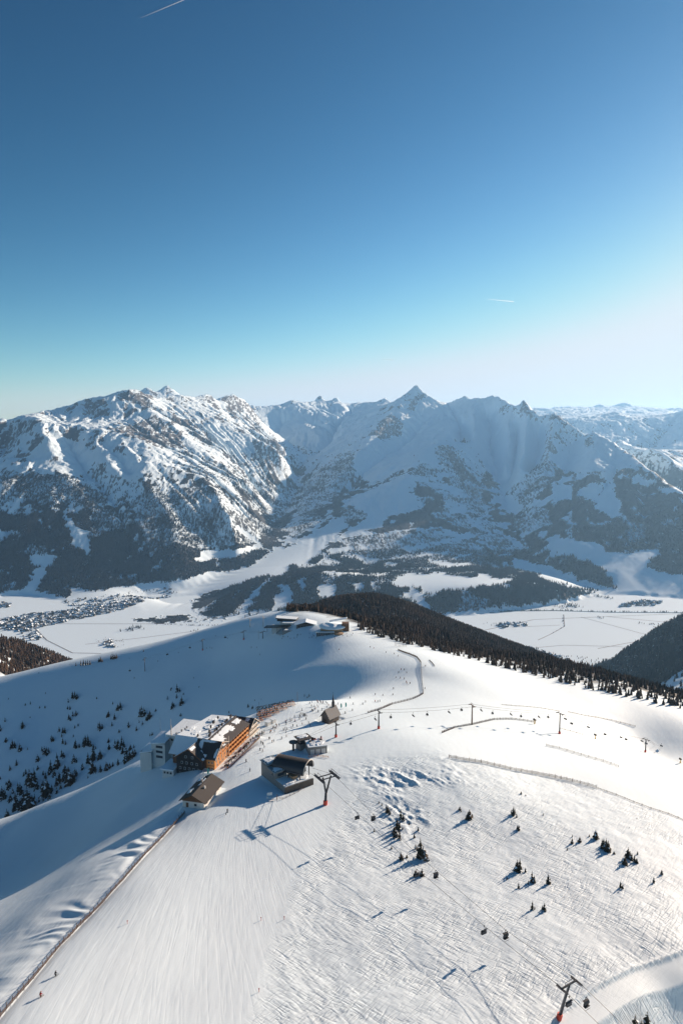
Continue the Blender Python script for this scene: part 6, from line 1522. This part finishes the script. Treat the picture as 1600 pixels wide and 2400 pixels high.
for poly_, num, lab, grp in TOWN:
    xs = [p[0] for p in poly_]; ys = [p[1] for p in poly_]; k = 0; indiv = min(num, 70) if num > 100 else num
    while k < num:
        x, y = rs.uniform(min(xs), max(xs)), rs.uniform(min(ys), max(ys))
        if not inpoly(np.array([x]), np.array([y]), poly_)[0]: continue
        q = PZ(x, y, FLOOR); zf_ = float(hm(np.array([q[0]]), np.array([q[1]]))[0]) if q[1] > 2700 else FLOOR
        if zf_ > FLOOR+60: k += 1; continue
        sc_ = rs.uniform(.8, 1.7); an_ = rs.choice([.3, 1.87])+rs.normal(0, .25)
        if k < indiv:
            o = hp if cnt == 0 else bpy.data.objects.new('village_house', HMESH if rs.rand() < .6 else HM2)
            if cnt: C.objects.link(o)
            cnt += 1; o.location = (q[0], q[1], zf_); o.rotation_euler = (0, 0, an_); o.scale = (sc_,)*3; tag(o, lab if o.data == HMESH else lab.replace('snow-roofed', 'dark-roofed').replace('white-roofed', 'dark-roofed'), 'house', grp)
        else: rest_pts.append((q[0], q[1], zf_, an_, sc_))
        k += 1
mb0 = house_mesh('y'); V0 = np.array(mb0.v); allv = []; allf = []; allm = []
big = MB()
for i, (x, y, z, a, s_) in enumerate(rest_pts):
    c, s = math.cos(a), math.sin(a); big.v += [(x+(p[0]*c-p[1]*s)*s_, y+(p[0]*s+p[1]*c)*s_, z+p[2]*s_) for p in V0]; n0 = i*len(V0); big.f += [tuple(n0+j for j in f) for f in mb0.f]; big.m += [2 if (q == 1 and i % 9 < 4) else q for q in mb0.m]
o = big.build('town_houses', [wallm, M['snow'], M['roof']]); tag(o, 'mass of small snow-roofed houses filling the valley town', 'town', None, 'stuff')
TRAIL, t, b = newmat('vapour'); t.nodes.remove(b); tr_ = t.nodes.new('ShaderNodeBsdfTranslucent'); tr_.inputs[0].default_value = (.95,.95,.95,1); tp_ = t.nodes.new('ShaderNodeBsdfTransparent'); mx_ = t.nodes.new('ShaderNodeMixShader'); mx_.inputs[0].default_value = .22; L(t, tp_.outputs[0], mx_.inputs[1]); L(t, tr_.outputs[0], mx_.inputs[2]); L(t, mx_.outputs[0], t.nodes['Material Output'].inputs[0])
# ------------------------------------------------------------------ vapour trails high above
for a, b, w_, lab in (((1140,701),(1203,707),22,'short bright vapour trail in the sky above the pointed peak'), ((330,42),(440,-4),14,'faint vapour trail at the top left of the sky'), ((892,842),(922,844),14,'tiny vapour trail low over the mountains')):
    ra, rb = ray(*a), ray(*b); t_ = 26000; A2 = Vector(ra)*t_; B2 = Vector(rb)*t_
    o = MB().tube([A2, A2.lerp(B2, .5), B2], [w_*.15, w_*.5, w_*.8], 6).build('vapour_trail', TRAIL); tag(o, lab, 'vapour trail', None)
# ------------------------------------------------------------------ terrain sheets (after all cuts and pads are known)
UM = np.linspace(-.66, .66, 1250)
YM = np.concatenate([np.geomspace(2900, 6500, 200)[:-1], np.geomspace(6500, 26000, 560)])
fan('mountains', UM, YM, lambda x, y: np.maximum(hm(x, y), -1338), snowm, cover_masks)
UN = np.concatenate([np.linspace(-2.2,-.62,80)[:-1], np.linspace(-.62,.62,1000), np.linspace(.62,2.2,80)[1:]])
YN = np.concatenate([np.geomspace(40,150,50)[:-1], np.geomspace(150,1100,900)[:-1], np.geomspace(1100,3560,200)])
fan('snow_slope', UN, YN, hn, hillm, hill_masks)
# ------------------------------------------------------------------ air
HB = MB().box((0, 13000, 30), (40000, 32000, 2750)); hm_, t, b = newmat('haze'); t.nodes.remove(b)
vv = t.nodes.new('ShaderNodeVolumePrincipled'); vv.inputs['Density'].default_value = 2.2e-5; vv.inputs['Color'].default_value = (.34, .64, 1, 1); vv.inputs['Anisotropy'].default_value = .4
L(t, vv.outputs[0], t.nodes['Material Output'].inputs['Volume'])
hz = HB.build('haze', hm_); hz['kind'] = 'stuff'; hz['label'] = 'thin blue air between the camera and the mountains'
# ------------------------------------------------------------------ labels: tell look-alikes apart by landmark, size and order from the left
LMK = [((773,1675),'the chapel'),((700,1800),'the lift station'),((735,1750),'the concrete garage'),((540,1760),'the orange balconies'),((450,1860),'the white house'),((600,1705),'the balconied chalet'),((690,1650),'the garden rim pole'),
       ((887,1690),'the plateau lift tower'),((985,1600),'the fence loop'),((900,1560),'the plateau centre'),((850,1520),'the upper plateau'),((650,1475),'the far station'),((775,1480),'the round restaurant'),((715,1478),'the far chalet'),((1105,1675),'the brown tower'),((1252,1690),'the left yellow gun'),
       ((1310,1700),'the red-footed tower'),((1394,1725),'the middle yellow gun'),((1511,1750),'the lowest ridge tower'),((560,1720),'the upper deck'),((520,1790),'the lower deck'),((640,1660),'the garden centre'),((340,1560),'the shaded tower'),((475,1512),'the crest tower')]
ORD = 'first second third fourth fifth sixth seventh eighth ninth tenth eleventh twelfth thirteenth fourteenth fifteenth sixteenth seventeenth eighteenth nineteenth twentieth'.split()
def refine():
    cells = {}
    for o in SC.objects:
        if o.parent or not o.get('group') or not o.get('label') or o.get('category') in ('house', 'cable'): continue
        x, y = proj(*o.location); cat = o.get('category')
        if cat in ('tree',):
            key = None
        else:
            key = min(LMK, key=lambda l: (l[0][0]-x)**2+(2.2*(l[0][1]-y))**2)[1]
        cells.setdefault((o['group'], o['label']), []).append((x, y, o, key))
    for (gname, lab), L_ in cells.items():
        if len(L_) < 2: continue
        sub = {}
        if L_[0][3] is None:
            hs_ = sorted(q[2].scale[2] for q in L_); lo_, hi_ = hs_[len(hs_)//3], hs_[2*len(hs_)//3]
            ys = sorted(q[1] for q in L_); ym = ys[len(ys)//2]; xs = sorted(q[0] for q in L_); xa, xb = xs[len(xs)//3], xs[2*len(xs)//3]
            for x, y, o, k in L_:
                sz = 'small' if o.scale[2] < lo_ else 'tall' if o.scale[2] >= hi_ else 'mid-sized'
                if len(L_) <= 14: sub.setdefault((sz,), []).append((x, o)); continue
                row = 'upper' if y < ym else 'lower'; col = 'left' if x < xa else 'right' if x >= xb else 'middle'
                sub.setdefault((sz, row+' '+col), []).append((x, o))
            for k, l2 in sub.items():
                l2.sort(key=lambda q: q[0]); base = lab.replace('dark spruce', k[0]+' dark spruce', 1) if 'dark spruce' in lab else k[0]+' '+lab
                for i, (x, o) in enumerate(l2):
                    where = ', %s' % k[1] if len(k) > 1 else ''
                    o['label'] = base+where+('' if len(l2) == 1 else ', %s from left' % ORD[min(i, 19)])
        else:
            for x, y, o, k in L_: sub.setdefault(k, []).append((x, o))
            for k, l2 in sub.items():
                l2.sort(key=lambda q: q[0])
                for i, (x, o) in enumerate(l2):
                    o['label'] = lab+(' nearest %s' % k if len(l2) == 1 else ', %s from left by %s' % (ORD[min(i, 19)], k))
bpy.context.view_layer.update(); refine()
